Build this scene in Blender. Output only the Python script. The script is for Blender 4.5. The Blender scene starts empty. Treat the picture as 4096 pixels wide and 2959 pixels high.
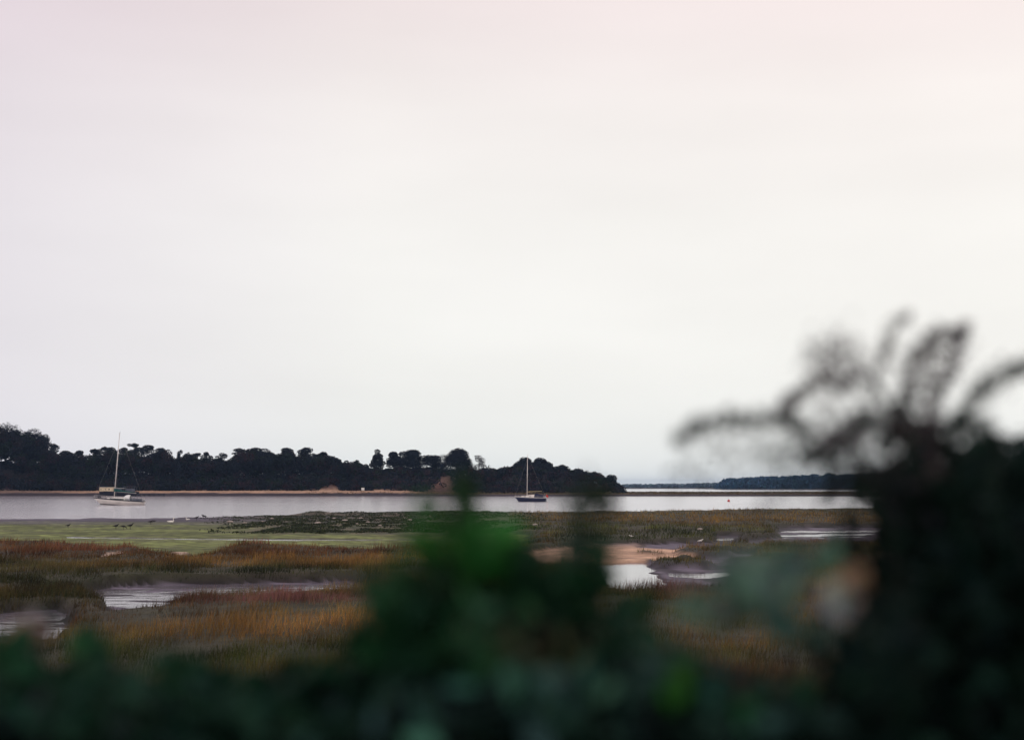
import bpy, math
import numpy as np
from mathutils import Vector

rng = np.random.default_rng(7)
F = 1422.2            # focal length in pixels of the 1024 wide frame (50 mm on a 36 mm sensor)
CU, CV = 512.0, 369.5
PITCH = math.atan((485.0 - CV) / F)
CAMZ = 4.0
ct, st = math.cos(PITCH), math.sin(PITCH)
coll = bpy.context.scene.collection

# ------------------------------------------------------------------ maths helpers
def ray(u, v):
    x = (np.asarray(u, float) - CU) / F
    y = (CV - np.asarray(v, float)) / F
    return x, ct - y * st, st + y * ct

def onplane(u, v, z):
    """World point under pixel (u,v) at height z (below the eye)."""
    x, y, w = ray(u, v)
    t = (np.asarray(z, float) - CAMZ) / w
    return x * t, y * t

def at(u, v, D):
    """World point seen at (u,v) at distance D along +Y."""
    x, y, w = ray(u, v)
    t = D / y
    return np.stack([x * t, np.broadcast_to(D, np.shape(x * t)).astype(float), CAMZ + w * t], -1)

def _hash(ix, iy, seed):
    n = (ix * 374761393 + iy * 668265263 + seed * 974634777) & 0x7fffffff
    n = ((n ^ (n >> 13)) * 1274126177) & 0x7fffffff
    return ((n ^ (n >> 16)) & 0xffff) / 65535.0

def vnoise(x, y, seed=0):
    ix = np.floor(x).astype(np.int64); iy = np.floor(y).astype(np.int64)
    fx = x - ix; fy = y - iy
    fx = fx * fx * (3 - 2 * fx); fy = fy * fy * (3 - 2 * fy)
    a = _hash(ix, iy, seed); b = _hash(ix + 1, iy, seed)
    c = _hash(ix, iy + 1, seed); d = _hash(ix + 1, iy + 1, seed)
    return (a * (1 - fx) + b * fx) * (1 - fy) + (c * (1 - fx) + d * fx) * fy

def fbm(x, y, seed=0, octv=4):
    s = 0; a = 0.5; t = 0
    for k in range(octv):
        s = s + a * vnoise(x * 2 ** k, y * 2 ** k, seed + k * 17); t += a; a *= 0.5
    return s / t

def sstep(a, b, x):
    t = np.clip((x - a) / (b - a), 0, 1)
    return t * t * (3 - 2 * t)

def sdf_poly(px, py, poly):
    """Signed distance to a polygon (negative inside)."""
    poly = np.asarray(poly, float); n = len(poly)
    d = np.full(px.shape, 1e18); inside = np.zeros(px.shape, bool)
    for i in range(n):
        ax, ay = poly[i]; bx, by = poly[(i + 1) % n]
        ex, ey = bx - ax, by - ay
        L = ex * ex + ey * ey + 1e-12
        t = np.clip(((px - ax) * ex + (py - ay) * ey) / L, 0, 1)
        dx = px - ax - t * ex; dy = py - ay - t * ey
        d = np.minimum(d, dx * dx + dy * dy)
        c = ((ay > py) != (by > py)) & (px < (bx - ax) * (py - ay) / (by - ay + 1e-12) + ax)
        inside ^= c
    d = np.sqrt(d)
    return np.where(inside, -d, d)

# ------------------------------------------------------------------ object helpers
def put(o, parent=None):
    coll.objects.link(o)
    if parent is not None: o.parent = parent
    return o

def tag(o, label=None, cat=None, group=None, kind=None):
    if label: o["label"] = label
    if cat: o["category"] = cat
    if group: o["group"] = group
    if kind: o["kind"] = kind
    return o

def empty(name, loc, rz=0.0):
    o = bpy.data.objects.new(name, None); o.empty_display_size = 0.3
    o.location = tuple(float(c) for c in loc); o.rotation_euler = (0, 0, rz)
    return put(o)

def mesh_np(name, V, nper, mat, parent=None, col=None, faces=None, smooth=False):
    """V: (n,3). faces None -> consecutive groups of nper verts; else (m,nper) index array."""
    V = np.asarray(V, np.float32)
    me = bpy.data.meshes.new(name)
    if faces is None: faces = np.arange(len(V), dtype=np.int32).reshape(-1, nper)
    faces = np.asarray(faces, np.int32)
    me.vertices.add(len(V)); me.vertices.foreach_set("co", V.ravel())
    me.loops.add(faces.size); me.loops.foreach_set("vertex_index", faces.ravel())
    me.polygons.add(len(faces))
    me.polygons.foreach_set("loop_start", np.arange(0, faces.size, faces.shape[1], dtype=np.int32))
    if smooth: me.polygons.foreach_set("use_smooth", np.ones(len(faces), bool))
    me.update(calc_edges=True)
    if col is not None:
        a = me.color_attributes.new("Col", 'FLOAT_COLOR', 'POINT')
        c = np.ones((len(V), 4), np.float32); c[:, :3] = col
        a.data.foreach_set("color", c.ravel())
    me.materials.append(mat)
    return put(bpy.data.objects.new(name, me), parent)

class MB:
    """Collects simple shapes into ONE mesh."""
    def __init__(s): s.v = []; s.f = []
    def add(s, vs, fs):
        b = len(s.v); s.v += [tuple(map(float, p)) for p in vs]; s.f += [tuple(b + i for i in f) for f in fs]
    def box(s, x0, x1, y0, y1, z0, z1, taper=0.0):
        t = taper
        s.add([(x0, y0, z0), (x1, y0, z0), (x1, y1, z0), (x0, y1, z0),
               (x0 + t, y0 + t, z1), (x1 - t, y0 + t, z1), (x1 - t, y1 - t, z1), (x0 + t, y1 - t, z1)],
              [(0, 3, 2, 1), (4, 5, 6, 7), (0, 1, 5, 4), (1, 2, 6, 5), (2, 3, 7, 6), (3, 0, 4, 7)])
    def tube(s, pts, rad, n=6, cap=True):
        pts = [Vector(tuple(map(float, p))) for p in pts]
        if not hasattr(rad, '__len__'): rad = [rad] * len(pts)
        rings = []; b = len(s.v)
        for i, p in enumerate(pts):
            d = (pts[min(i + 1, len(pts) - 1)] - pts[max(i - 1, 0)])
            d = d.normalized() if d.length > 1e-9 else Vector((0, 0, 1))
            a = d.cross(Vector((0, 0, 1)) if abs(d.z) < 0.9 else Vector((1, 0, 0))).normalized(); c = d.cross(a)
            for k in range(n):
                th = 2 * math.pi * k / n
                q = p + (a * math.cos(th) + c * math.sin(th)) * float(rad[i]); s.v.append(tuple(q))
        for i in range(len(pts) - 1):
            for k in range(n):
                s.f.append((b + i * n + k, b + i * n + (k + 1) % n, b + (i + 1) * n + (k + 1) % n, b + (i + 1) * n + k))
        if cap:
            s.f.append(tuple(b + k for k in range(n))[::-1]); e = b + (len(pts) - 1) * n
            s.f.append(tuple(e + k for k in range(n)))
    def loft(s, rings, cap=True, closed=True):
        b = len(s.v); n = len(rings[0])
        for r in rings: s.v += [tuple(map(float, p)) for p in r]
        for i in range(len(rings) - 1):
            for k in range(n if closed else n - 1):
                s.f.append((b + i * n + k, b + i * n + (k + 1) % n, b + (i + 1) * n + (k + 1) % n, b + (i + 1) * n + k))
        if cap:
            s.f.append(tuple(b + k for k in range(n))[::-1]); e = b + (len(rings) - 1) * n
            s.f.append(tuple(e + k for k in range(n)))
    def build(s, name, mat, parent=None, smooth=False, bevel=0.0):
        me = bpy.data.meshes.new(name); me.from_pydata(s.v, [], s.f); me.update()
        me.materials.append(mat)
        if smooth:
            for p in me.polygons: p.use_smooth = True
        o = put(bpy.data.objects.new(name, me), parent)
        if bevel:
            m = o.modifiers.new("bevel", 'BEVEL'); m.width = bevel; m.segments = 2
        return o

def leaf_quads(C, size, aspect=0.5, upbias=0.0, R=None):
    """Pointed leaf-like quads at C with random orientation."""
    R = R or rng
    n = len(C); size = np.broadcast_to(size, n)
    a = R.normal(size=(n, 3)); a[:, 2] += upbias; a /= np.linalg.norm(a, axis=1, keepdims=True)
    b = R.normal(size=(n, 3)); b = np.cross(a, b); b /= np.linalg.norm(b, axis=1, keepdims=True) + 1e-9
    L = a * size[:, None]; W = b * (size * aspect)[:, None]
    j = R.uniform(-.25, .35, (n, 1))
    V = np.stack([C - L * .5, C + W * .5 + L * j * .5, C + L * .5, C - W * .5 + L * j * .5], 1)
    return V.reshape(-1, 3)

# ------------------------------------------------------------------ materials
def mat(name, col=(.5, .5, .5), rough=.7, spec=.3, noise=None, attr=False, trans=0.0, metal=0.0, nscale=3.0, namp=.35, bump=0.0):
    m = bpy.data.materials.new(name); m.use_nodes = True
    nt = m.node_tree; N = nt.nodes; L = nt.links
    P = N['Principled BSDF']; P.inputs['Roughness'].default_value = rough
    P.inputs['Specular IOR Level'].default_value = spec; P.inputs['Metallic'].default_value = metal
    if attr:
        base = N.new('ShaderNodeVertexColor'); base.layer_name = "Col"; bc = base.outputs['Color']
    else:
        base = N.new('ShaderNodeRGB'); base.outputs[0].default_value = (*col, 1); bc = base.outputs[0]
    geo = N.new('ShaderNodeNewGeometry')
    no = N.new('ShaderNodeTexNoise'); no.inputs['Scale'].default_value = nscale; no.inputs['Detail'].default_value = 5
    L.new(geo.outputs['Position'], no.inputs['Vector'])
    mr = N.new('ShaderNodeMapRange'); mr.inputs['From Min'].default_value = .3; mr.inputs['From Max'].default_value = .7
    mr.inputs['To Min'].default_value = 1 - namp; mr.inputs['To Max'].default_value = 1 + namp
    L.new(no.outputs['Fac'], mr.inputs['Value'])
    vm = N.new('ShaderNodeVectorMath'); vm.operation = 'SCALE'
    L.new(bc, vm.inputs[0]); L.new(mr.outputs[0], vm.inputs['Scale'])
    L.new(vm.outputs[0], P.inputs['Base Color'])
    if bump:
        b = N.new('ShaderNodeBump'); b.inputs['Strength'].default_value = 1; b.inputs['Distance'].default_value = bump
        L.new(no.outputs['Fac'], b.inputs['Height']); L.new(b.outputs[0], P.inputs['Normal'])
    if trans:
        tr = N.new('ShaderNodeBsdfTranslucent'); mx = N.new('ShaderNodeMixShader'); mx.inputs[0].default_value = trans
        sc = N.new('ShaderNodeVectorMath'); sc.operation = 'SCALE'; sc.inputs['Scale'].default_value = 1.3
        L.new(vm.outputs[0], sc.inputs[0]); L.new(sc.outputs[0], tr.inputs['Color'])
        L.new(P.outputs[0], mx.inputs[1]); L.new(tr.outputs[0], mx.inputs[2])
        L.new(mx.outputs[0], N['Material Output'].inputs['Surface'])
    return m

M = dict(
    grass=mat('grass_blades', attr=True, rough=.75, spec=.15, trans=.25, nscale=.35, namp=.3),
    ground=mat('marsh_soil', attr=True, rough=.85, spec=.2, nscale=.9, namp=.4, bump=.05),
    wood_leaf=mat('tree_foliage', attr=True, rough=.8, spec=.1, nscale=.25, namp=.3),
    leaf=mat('shrub_leaf', attr=True, rough=.7, spec=.1, trans=.22, nscale=8, namp=.25),
    bark=mat('bark', (.022, .018, .016), rough=.9, spec=.1, nscale=4),
    twig=mat('dark_twig', (.010, .014, .010), rough=.9, spec=.05, nscale=20),
    hull_white=mat('white_gelcoat', (.72, .66, .60), rough=.35, spec=.5, nscale=.8, namp=.12),
    hull_blue=mat('navy_gelcoat', (.012, .016, .05), rough=.3, spec=.5, nscale=.8, namp=.2),
    deck=mat('pale_deck', (.7, .68, .62), rough=.5, nscale=1.5, namp=.12),
    dark=mat('dark_paint', (.02, .02, .03), rough=.5, nscale=2),
    navy_cloth=mat('navy_canvas', (.018, .022, .05), rough=.9, spec=.1, nscale=3),
    teal_cloth=mat('teal_canvas', (.01, .07, .065), rough=.9, spec=.1, nscale=3),
    alu=mat('mast_metal', (.62, .58, .54), rough=.4, metal=.3, nscale=1, namp=.1),
    glass=mat('dark_window', (.03, .05, .05), rough=.15, spec=.6, nscale=1, namp=.1),
    boom=mat('varnished_wood', (.55, .45, .22), rough=.5, nscale=2),
    red=mat('red_plastic', (.5, .03, .02), rough=.5, nscale=3, namp=.15),
    cream=mat('cream_boards', (.62, .50, .34), rough=.8, nscale=1.2, namp=.2),
    greyboard=mat('weathered_boards', (.12, .13, .16), rough=.9, nscale=1.2, namp=.3),
    white=mat('white_board', (.75, .75, .72), rough=.6, nscale=1, namp=.08),
    stone=mat('pale_stone', (.34, .29, .25), rough=.9, nscale=6, namp=.3, bump=.02),
    birdwhite=mat('white_feathers', (.8, .76, .7), rough=.8, nscale=6, namp=.08),
    birddark=mat('dark_feathers', (.02, .018, .022), rough=.8, nscale=6, namp=.3),
    plume=mat('plume_seed', attr=True, rough=.8, spec=.1, trans=.12, nscale=20, namp=.2),
)

def water_mat():
    m = bpy.data.materials.new('tidal_water'); m.use_nodes = True
    nt = m.node_tree; N = nt.nodes; L = nt.links; P = N['Principled BSDF']
    P.inputs['Base Color'].default_value = (.47, .45, .50, 1)
    P.inputs['Roughness'].default_value = .10; P.inputs['IOR'].default_value = 1.333
    geo = N.new('ShaderNodeNewGeometry'); sep = N.new('ShaderNodeSeparateXYZ'); L.new(geo.outputs['Position'], sep.inputs[0])
    mp = N.new('ShaderNodeMapping'); mp.inputs['Scale'].default_value = (1.0, 1.6, 1); L.new(geo.outputs['Position'], mp.inputs[0])
    n1 = N.new('ShaderNodeTexNoise'); n1.inputs['Scale'].default_value = .9; n1.inputs['Detail'].default_value = 5; L.new(mp.outputs[0], n1.inputs['Vector'])
    # ruffled and calm streaks on open water, still water in the creeks
    mp2 = N.new('ShaderNodeMapping'); mp2.inputs['Scale'].default_value = (.012, .05, 1); L.new(geo.outputs['Position'], mp2.inputs[0])
    n2 = N.new('ShaderNodeTexNoise'); n2.inputs['Scale'].default_value = 1; n2.inputs['Detail'].default_value = 3; L.new(mp2.outputs[0], n2.inputs['Vector'])
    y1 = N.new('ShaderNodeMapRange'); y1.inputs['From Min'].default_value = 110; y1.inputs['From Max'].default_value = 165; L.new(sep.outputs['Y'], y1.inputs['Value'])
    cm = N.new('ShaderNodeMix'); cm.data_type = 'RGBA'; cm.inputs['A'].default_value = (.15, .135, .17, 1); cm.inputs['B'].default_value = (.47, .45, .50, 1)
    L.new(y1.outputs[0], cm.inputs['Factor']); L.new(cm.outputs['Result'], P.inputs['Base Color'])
    y2 = N.new('ShaderNodeMapRange'); y2.inputs['From Min'].default_value = 58; y2.inputs['From Max'].default_value = 63
    y2.inputs['To Min'].default_value = .45; y2.inputs['To Max'].default_value = 0; L.new(sep.outputs['Y'], y2.inputs['Value'])
    st_ = N.new('ShaderNodeMapRange'); st_.inputs['From Min'].default_value = .35; st_.inputs['From Max'].default_value = .65
    st_.inputs['To Min'].default_value = .55; st_.inputs['To Max'].default_value = 1.1; L.new(n2.outputs['Fac'], st_.inputs['Value'])
    cr = N.new('ShaderNodeMapRange'); cr.inputs['From Min'].default_value = 110; cr.inputs['From Max'].default_value = 165
    cr.inputs['To Min'].default_value = .06; cr.inputs['To Max'].default_value = 1; L.new(sep.outputs['Y'], cr.inputs['Value'])
    mxx = N.new('ShaderNodeMath'); mxx.operation = 'MAXIMUM'; L.new(y2.outputs[0], mxx.inputs[0]); L.new(cr.outputs[0], mxx.inputs[1])
    mu = N.new('ShaderNodeMath'); mu.operation = 'MULTIPLY'; L.new(st_.outputs[0], mu.inputs[0]); L.new(mxx.outputs[0], mu.inputs[1])
    b = N.new('ShaderNodeBump'); b.inputs['Distance'].default_value = .13
    L.new(mu.outputs[0], b.inputs['Strength']); L.new(n1.outputs['Fac'], b.inputs['Height']); L.new(b.outputs[0], P.inputs['Normal'])
    return m
M['water'] = water_mat()

# ------------------------------------------------------------------ world, sun, camera
def build_world():
    w = bpy.data.worlds.new("World"); bpy.context.scene.world = w; w.use_nodes = True
    N = w.node_tree.nodes; L = w.node_tree.links; bg = N['Background']
    bg.inputs['Strength'].default_value = .1
    sky = N.new('ShaderNodeTexSky'); sky.sky_type = 'NISHITA'; sky.sun_disc = False
    sky.sun_elevation = math.radians(38); sky.sun_rotation = math.radians(25); sky.dust_density = 4; sky.air_density = 1.2
    tc = N.new('ShaderNodeTexCoord'); sep = N.new('ShaderNodeSeparateXYZ'); L.new(tc.outputs['Generated'], sep.inputs[0])
    r = N.new('ShaderNodeValToRGB'); e = r.color_ramp.elements
    e[0].position = 0.0; e[0].color = (.845, .875, .865, 1)
    e[1].position = 1.0; e[1].color = (.80, .70, .70, 1)
    for p, c in ((.08, (.875, .88, .86)), (.18, (.88, .865, .84)), (.26, (.865, .82, .80)), (.34, (.835, .735, .735)), (.5, (.72, .62, .64))):
        q = e.new(p); q.color = (*c, 1)
    L.new(sep.outputs['Z'], r.inputs['Fac'])
    # a slightly heavier, lilac part of the overcast towards the left
    mr = N.new('ShaderNodeMapRange'); mr.inputs['From Min'].default_value = -.10; mr.inputs['From Max'].default_value = -.40
    mr.inputs['To Min'].default_value = 0; mr.inputs['To Max'].default_value = .85; L.new(sep.outputs['X'], mr.inputs['Value'])
    mx = N.new('ShaderNodeMix'); mx.data_type = 'RGBA'; mx.blend_type = 'MULTIPLY'
    mx.inputs['B'].default_value = (.85, .80, .90, 1); L.new(mr.outputs[0], mx.inputs['Factor']); L.new(r.outputs[0], mx.inputs['A'])
    no = N.new('ShaderNodeTexNoise'); no.inputs['Scale'].default_value = 3.2; no.inputs['Detail'].default_value = 3
    mp = N.new('ShaderNodeMapping'); mp.inputs['Scale'].default_value = (1, 1, 4); L.new(tc.outputs['Generated'], mp.inputs[0]); L.new(mp.outputs[0], no.inputs['Vector'])
    nr = N.new('ShaderNodeMapRange'); nr.inputs['From Min'].default_value = .3; nr.inputs['From Max'].default_value = .7
    nr.inputs['To Min'].default_value = 0.95 * 10.55; nr.inputs['To Max'].default_value = 1.02 * 10.55; L.new(no.outputs['Fac'], nr.inputs['Value'])
    vs = N.new('ShaderNodeVectorMath'); vs.operation = 'SCALE'; L.new(mx.outputs['Result'], vs.inputs[0]); L.new(nr.outputs[0], vs.inputs['Scale'])
    m2 = N.new('ShaderNodeMix'); m2.data_type = 'RGBA'; m2.inputs['Factor'].default_value = .95
    L.new(sky.outputs[0], m2.inputs['A']); L.new(vs.outputs[0], m2.inputs['B']); L.new(m2.outputs['Result'], bg.inputs['Color'])
    sd = bpy.data.lights.new('sun', 'SUN'); sd.energy = .6; sd.angle = math.radians(20); sd.color = (1, .96, .9)
    s = bpy.data.objects.new('sun', sd); put(s); s.rotation_euler = (math.radians(52), 0, math.radians(180 - 25 - 180))

def build_camera():
    cd = bpy.data.cameras.new('camera'); cd.lens = 50; cd.sensor_width = 36; cd.clip_end = 20000; cd.clip_start = .05
    cd.dof.use_dof = True; cd.dof.focus_distance = 250; cd.dof.aperture_fstop = 2.8; cd.dof.aperture_blades = 0
    c = bpy.data.objects.new('camera', cd); put(c); c.location = (0, 0, CAMZ); c.rotation_euler = (math.pi / 2 + PITCH, 0, 0)
    s = bpy.context.scene; s.camera = c
    s.view_settings.view_transform = 'Standard'; s.view_settings.look = 'None'; s.view_settings.gamma = 1
    s.view_settings.exposure = 0
    s.render.engine = 'CYCLES'; s.cycles.use_denoising = True; s.cycles.max_bounces = 5
    s.cycles.volume_bounces = 0; s.cycles.sample_clamp_indirect = 4

# ------------------------------------------------------------------ marsh terrain
PLAT = .42
def WP(pts):
    """(u, v, z) list -> world polygon."""
    return [tuple(float(c) for c in onplane(u, v, z)) for u, v, z in pts]

MUDC = (.125, .108, .14); MUDD = (.05, .042, .055); ALGAE = (.13, .155, .045); SANDC = (.50, .32, .215); PALE = (.46, .34, .26)
FAREDGE = [(-900, 522), (-300, 520), (0, 518.6), (120, 517.8), (200, 517.2), (250, 516), (300, 515.2), (420, 514.3), (480, 513.8), (640, 513.2),
           (700, 512.2), (750, 511.3), (800, 510), (870, 509.6), (1000, 509), (1400, 508), (1900, 508)]
# name, floor height, colour, edge width factor, polygon
CUTS = [
    ('flat', .09, ALGAE, 1.5, [(-900, 518, 0), (0, 515, 0), (220, 514, 0), (330, 516, .1), (420, 519, .1), (480, 527, .2), (530, 533, .3), (520, 540, .4), (430, 542.2, .4), (350, 543, .4), (310, 541.2, .4), (296, 540.6, .4),
                            (285, 538.5, .4), (262, 537.3, .4), (235, 538.6, .4), (218, 544, .4), (200, 548, .4), (180, 549.5, .4), (165, 546, .4), (152, 541, .4),
                            (135, 538.5, .4), (120, 538, .4), (107, 540.5, .4), (88, 539, .4), (62, 537, .4), (0, 536, .4), (-900, 533, .4)]),
    ('line', -.06, MUDC, .5, [(70, 536.6, 0), (135, 537.6, 0), (210, 538.5, 0), (300, 539.0, 0), (420, 539.4, 0), (490, 539.6, 0), (490, 541.2, 0), (420, 540.9, 0), (300, 540.5, 0), (210, 539.8, 0), (135, 538.8, 0), (70, 537.9, 0)]),
    ('shingle', .34, PALE, .6, [(101, 552, .4), (106, 547.6, .4), (118, 546.8, .4), (128, 547, .4), (118, 549, .4), (108, 550.2, .4), (104, 553, .4)]),
    ('shingle', .30, PALE, .6, [(168, 547, .4), (172, 545.3, .4), (189, 545.6, .4), (187, 548.2, .4), (176, 548.2, .4)]),
    ('shingle', .36, PALE, .6, [(255, 547.5, .4), (272, 545.8, .4), (300, 546.5, .4), (280, 548.2, .4), (262, 549, .4)]),
    ('creek', -.012, MUDC, .7, [(88, 590, 0), (110, 586.5, 0), (140, 584.6, 0), (176, 584, 0), (206, 583.4, 0), (255, 582.2, 0), (300, 581.4, 0), (352, 580.6, 0), (380, 580.6, .3), (352, 583.0, .4), (306, 584.6, .4), (275, 586.0, .4),
                               (240, 587.4, .4), (205, 587.6, .4), (190, 587, .4), (176, 589.4, .4), (164, 594.5, .4), (150, 598, .4), (125, 601.5, .4), (102, 604, .4), (99, 600, .2), (97, 595, .1)]),
    ('creek', -.012, MUDC, .7, [(-400, 628, 0), (-60, 618, 0), (6, 613, 0), (24, 610.5, 0), (60, 606.5, 0), (76, 606.5, .1), (75, 614, .4), (64, 619, .4), (50, 624, .4), (30, 627.5, .4), (0, 629, .4), (-60, 635, .4), (-400, 650, .4)]),
    ('bar', .10, SANDC, .9, [(522, 550, .3), (540, 545.5, .3), (590, 542.5, .2), (640, 541.5, .2), (690, 541.3, .2), (712, 541.5, .2), (700, 546.5, .4), (676, 550, .4), (664, 553, .4), (645, 558, .4), (640, 561, .4), (610, 560, .4), (560, 560, .4), (525, 557, .4)]),
    ('pool', -.12, MUDC, .6, [(596, 567, 0), (607, 563.5, 0), (630, 562.5, 0), (656, 562.5, 0), (662, 566, 0), (675, 571, .1), (690, 574, .4), (680, 581, .4), (650, 583, .4), (628, 583.5, .4), (606, 581, .4), (598, 574, .3)]),
    ('mud', .03, MUDC, .7, [(655, 566, 0), (690, 566, 0), (730, 563, 0), (760, 559, 0), (782, 559, .1), (800, 566, .4), (770, 574, .4), (730, 578.5, .4), (690, 580.5, .4), (672, 578, .4)]),
    ('mud', .04, MUDC, .7, [(695, 558, .1), (720, 553.5, .1), (748, 550, .1), (762, 551, .2), (752, 556, .2), (735, 562, .2), (712, 565, .2)]),
    ('creek', .02, MUDC, .6, [(778, 527.8, 0), (806, 527, 0), (860, 527.3, 0), (900, 527.6, 0), (1000, 527, 0), (1400, 526, 0), (1400, 538, .4), (1000, 538, .4), (870, 538, .4), (790, 537.5, .4), (745, 539, .4), (738, 537.5, .3), (775, 534.5, .2)]),
    ('mud', .03, MUDC, .6, [(714, 538.5, 0), (722, 535.5, 0), (742, 536, 0), (744, 538.6, .3), (728, 541.6, .4), (714, 542.5, .4), (640, 543, .3), (638, 541.8, .2), (712, 541.3, .1)]),
    ('water', -.1, MUDC, .5, [(781, 531.2, 0), (800, 530.4, 0), (824, 531.0, 0), (858, 530.2, 0), (880, 531, 0), (852, 531.8, 0), (826, 531.6, 0), (806, 532.2, 0), (786, 531.9, 0)]),
    ('water', -.1, MUDC, .5, [(752, 536.6, 0), (772, 535.0, 0), (800, 534.6, 0), (826, 533.4, 0), (872, 533.5, 0), (862, 534.7, 0), (834, 534.9, 0), (808, 536, 0), (778, 536, 0), (754, 537.2, 0)]),
    ('water', -.1, MUDC, .5, [(716, 538.4, 0), (734, 537.4, 0), (731, 539.2, 0), (716, 540, 0)]),
    ('water', -.1, MUDC, .5, [(676, 573.0, 0), (700, 573.2, 0), (730, 572, 0), (726, 575, 0), (700, 577, 0), (678, 576, 0)]),
]
CUTS = [(n, z, c, w, WP([(a, b, .56 if (k >= .4 and n in ('creek', 'pool', 'mud', 'bar')) else (.68 if (k >= .4 and n == 'flat') else (.6 if n == 'shingle' else k))) for a, b, k in p])) for n, z, c, w, p in CUTS]
ISLES = [WP(p) for p in (
    [(638, 553.5, .1), (641, 551, .2), (655, 550.3, .3), (662, 551.5, .3), (659, 554.5, .1), (646, 555.8, 0)],
    [(648, 562, 0), (658, 557.5, .3), (690, 556.5, .35), (716, 559.5, .3), (722, 563.5, 0), (712, 567, 0), (690, 568.5, 0), (664, 568, 0)],
    [(676, 549, .3), (686, 544, .35), (712, 546, .35), (735, 549, .35), (724, 554, .2), (700, 556, .1), (680, 554, .1)],
    [(725, 563, 0), (738, 556.5, .3), (760, 556, .3), (777, 559.5, .2), (776, 563, 0), (755, 564.5, 0), (735, 564.5, 0)],
)]
far_w = np.array([onplane(u, v, 0.0) for u, v in FAREDGE])

def marsh_fields(x, y):
    """height, ground colour, vegetation amount (0..1) at world x,y."""
    x = np.asarray(x, float); y = np.asarray(y, float)
    wob = (fbm(x * .35, y * .35, 3) - .5) * (1.0 + .012 * y)
    wob = wob + (fbm(x * .7, y * .45, 8, 2) - .5) * .7
    H = PLAT + (fbm(x * .12, y * .12, 5) - .5) * .30 + (fbm(x * .8, y * .8, 6) - .5) * .10
    n = fbm(x * .2, y * .1, 31)[..., None]
    C = np.array((.045, .036, .026)) * (1 - n) + np.array((.035, .04, .018)) * n
    veg = np.ones(x.shape)
    for name, z, c, w, poly in CUTS:
        d = sdf_poly(x, y, poly) + wob * (.8 if name in ('flat', 'creek', 'pool', 'mud', 'bar') else (.5 if name == 'water' else .25))
        ew = w * (.25 + .006 * y)
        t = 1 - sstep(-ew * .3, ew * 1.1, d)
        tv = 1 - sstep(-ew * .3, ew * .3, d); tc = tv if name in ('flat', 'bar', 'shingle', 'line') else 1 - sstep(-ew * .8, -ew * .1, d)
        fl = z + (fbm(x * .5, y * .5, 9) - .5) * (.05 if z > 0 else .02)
        if name == 'creek': fl = z + (fbm(x * .35 + y * .12, y * .8, 19) - .5) * .10
        cc = np.array(c)
        if name == 'flat':
            g = sstep(163, 138, y + (fbm(x * .08, y * .2, 12) - .5) * 26)[..., None]
            h = sstep(.38, .62, fbm(x * .13, y * .3, 14))[..., None]
            q = sstep(.5, .68, fbm(x * .5, y * .6, 18))[..., None] * .45
            gr = np.array(ALGAE) * (.7 + .5 * h) * (1 - q) + np.array((.085, .08, .06)) * q
            cc = np.array((.085, .075, .10)) * (.8 + .4 * h) * (1 - g) + gr * g
            fl = fl - .03 + (fbm(x * .22, y * .5, 29) - .5) * .16 + .03 * h[..., 0]
            gr = gr * (.72 + .6 * sstep(.35, .65, fbm(x * 1.4, y * .9, 28)))[..., None]
            cc = np.array((.085, .075, .10)) * (.8 + .4 * h) * (1 - g) + gr * g
        if name in ('mud', 'creek'):
            h = sstep(.4, .6, fbm(x * .6, y * .25, 15))[..., None]
            cc = np.array(MUDC) * (1.0 + .25 * h) * (1 - h) + np.array(MUDD) * h if (z > 0 or name == 'creek') else cc
        if name == 'bar':
            h = sstep(.35, .7, fbm(x * .25, y * .22, 16))[..., None]
            k = sstep(86, 97, y + 4 * (n[..., 0] - .5))[..., None]
            cc = np.array(SANDC) * (1.1 - .35 * h)
            cc = cc * (1 - k) + np.array((.2, .15, .14)) * k
        H = H * (1 - t) + fl * t
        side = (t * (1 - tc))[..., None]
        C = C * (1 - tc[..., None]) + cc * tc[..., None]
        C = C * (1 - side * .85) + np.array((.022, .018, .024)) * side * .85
        veg = veg * (1 - tv)
    for poly in ISLES:
        d = sdf_poly(x, y, poly) + wob * .5
        t = 1 - sstep(-.5, .35, d)
        H = H * (1 - t) + np.maximum(H, .34) * t
        C = C * (1 - t[..., None]) + np.array((.03, .03, .022)) * t[..., None]
        veg = np.maximum(veg, t)
    # raised bed of bladderwrack and mussels at the outer edge of the mudflat
    bu = 512 + x / np.maximum(y, 1) * F
    bed = sstep(195, 290, bu) * sstep(560, 470, bu) * sstep(112, 128, y + (fbm(x * .1, y * .1, 22) - .5) * 30 + sstep(300, 460, bu) * 14)
    H = H + bed * np.clip(fbm(x * .35, y * .25, 21) - .4, 0, 1) * .5
    bp = sstep(.45, .6, fbm(x * .8, y * .3, 26))[..., None]
    C = C * (1 - bed[..., None] * .8) + (np.array((.035, .038, .026)) * (1 - bp) + np.array((.12, .10, .075)) * bp) * bed[..., None] * .8
    # outer edge falling into the channel
    ey = np.interp(x, far_w[:, 0], far_w[:, 1])
    d = y - ey + wob * 1.5
    t = sstep(-2.0, 2.0, d)
    H = H * (1 - t) - .5 * t
    veg = veg * (1 - sstep(-1.0, .5, d))
    C = C * (1 - t[..., None]) + np.array((.06, .055, .07)) * t[..., None]
    # the bank under the photographer's feet
    k = 1 - sstep(4, 15, y + (fbm(x * .3, y * .3, 40) - .5) * 2)
    H = H * (1 - k) + (2.45 + (fbm(x * .5, y * .5, 41) - .5) * .25) * k
    return H, C, veg, bed

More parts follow.
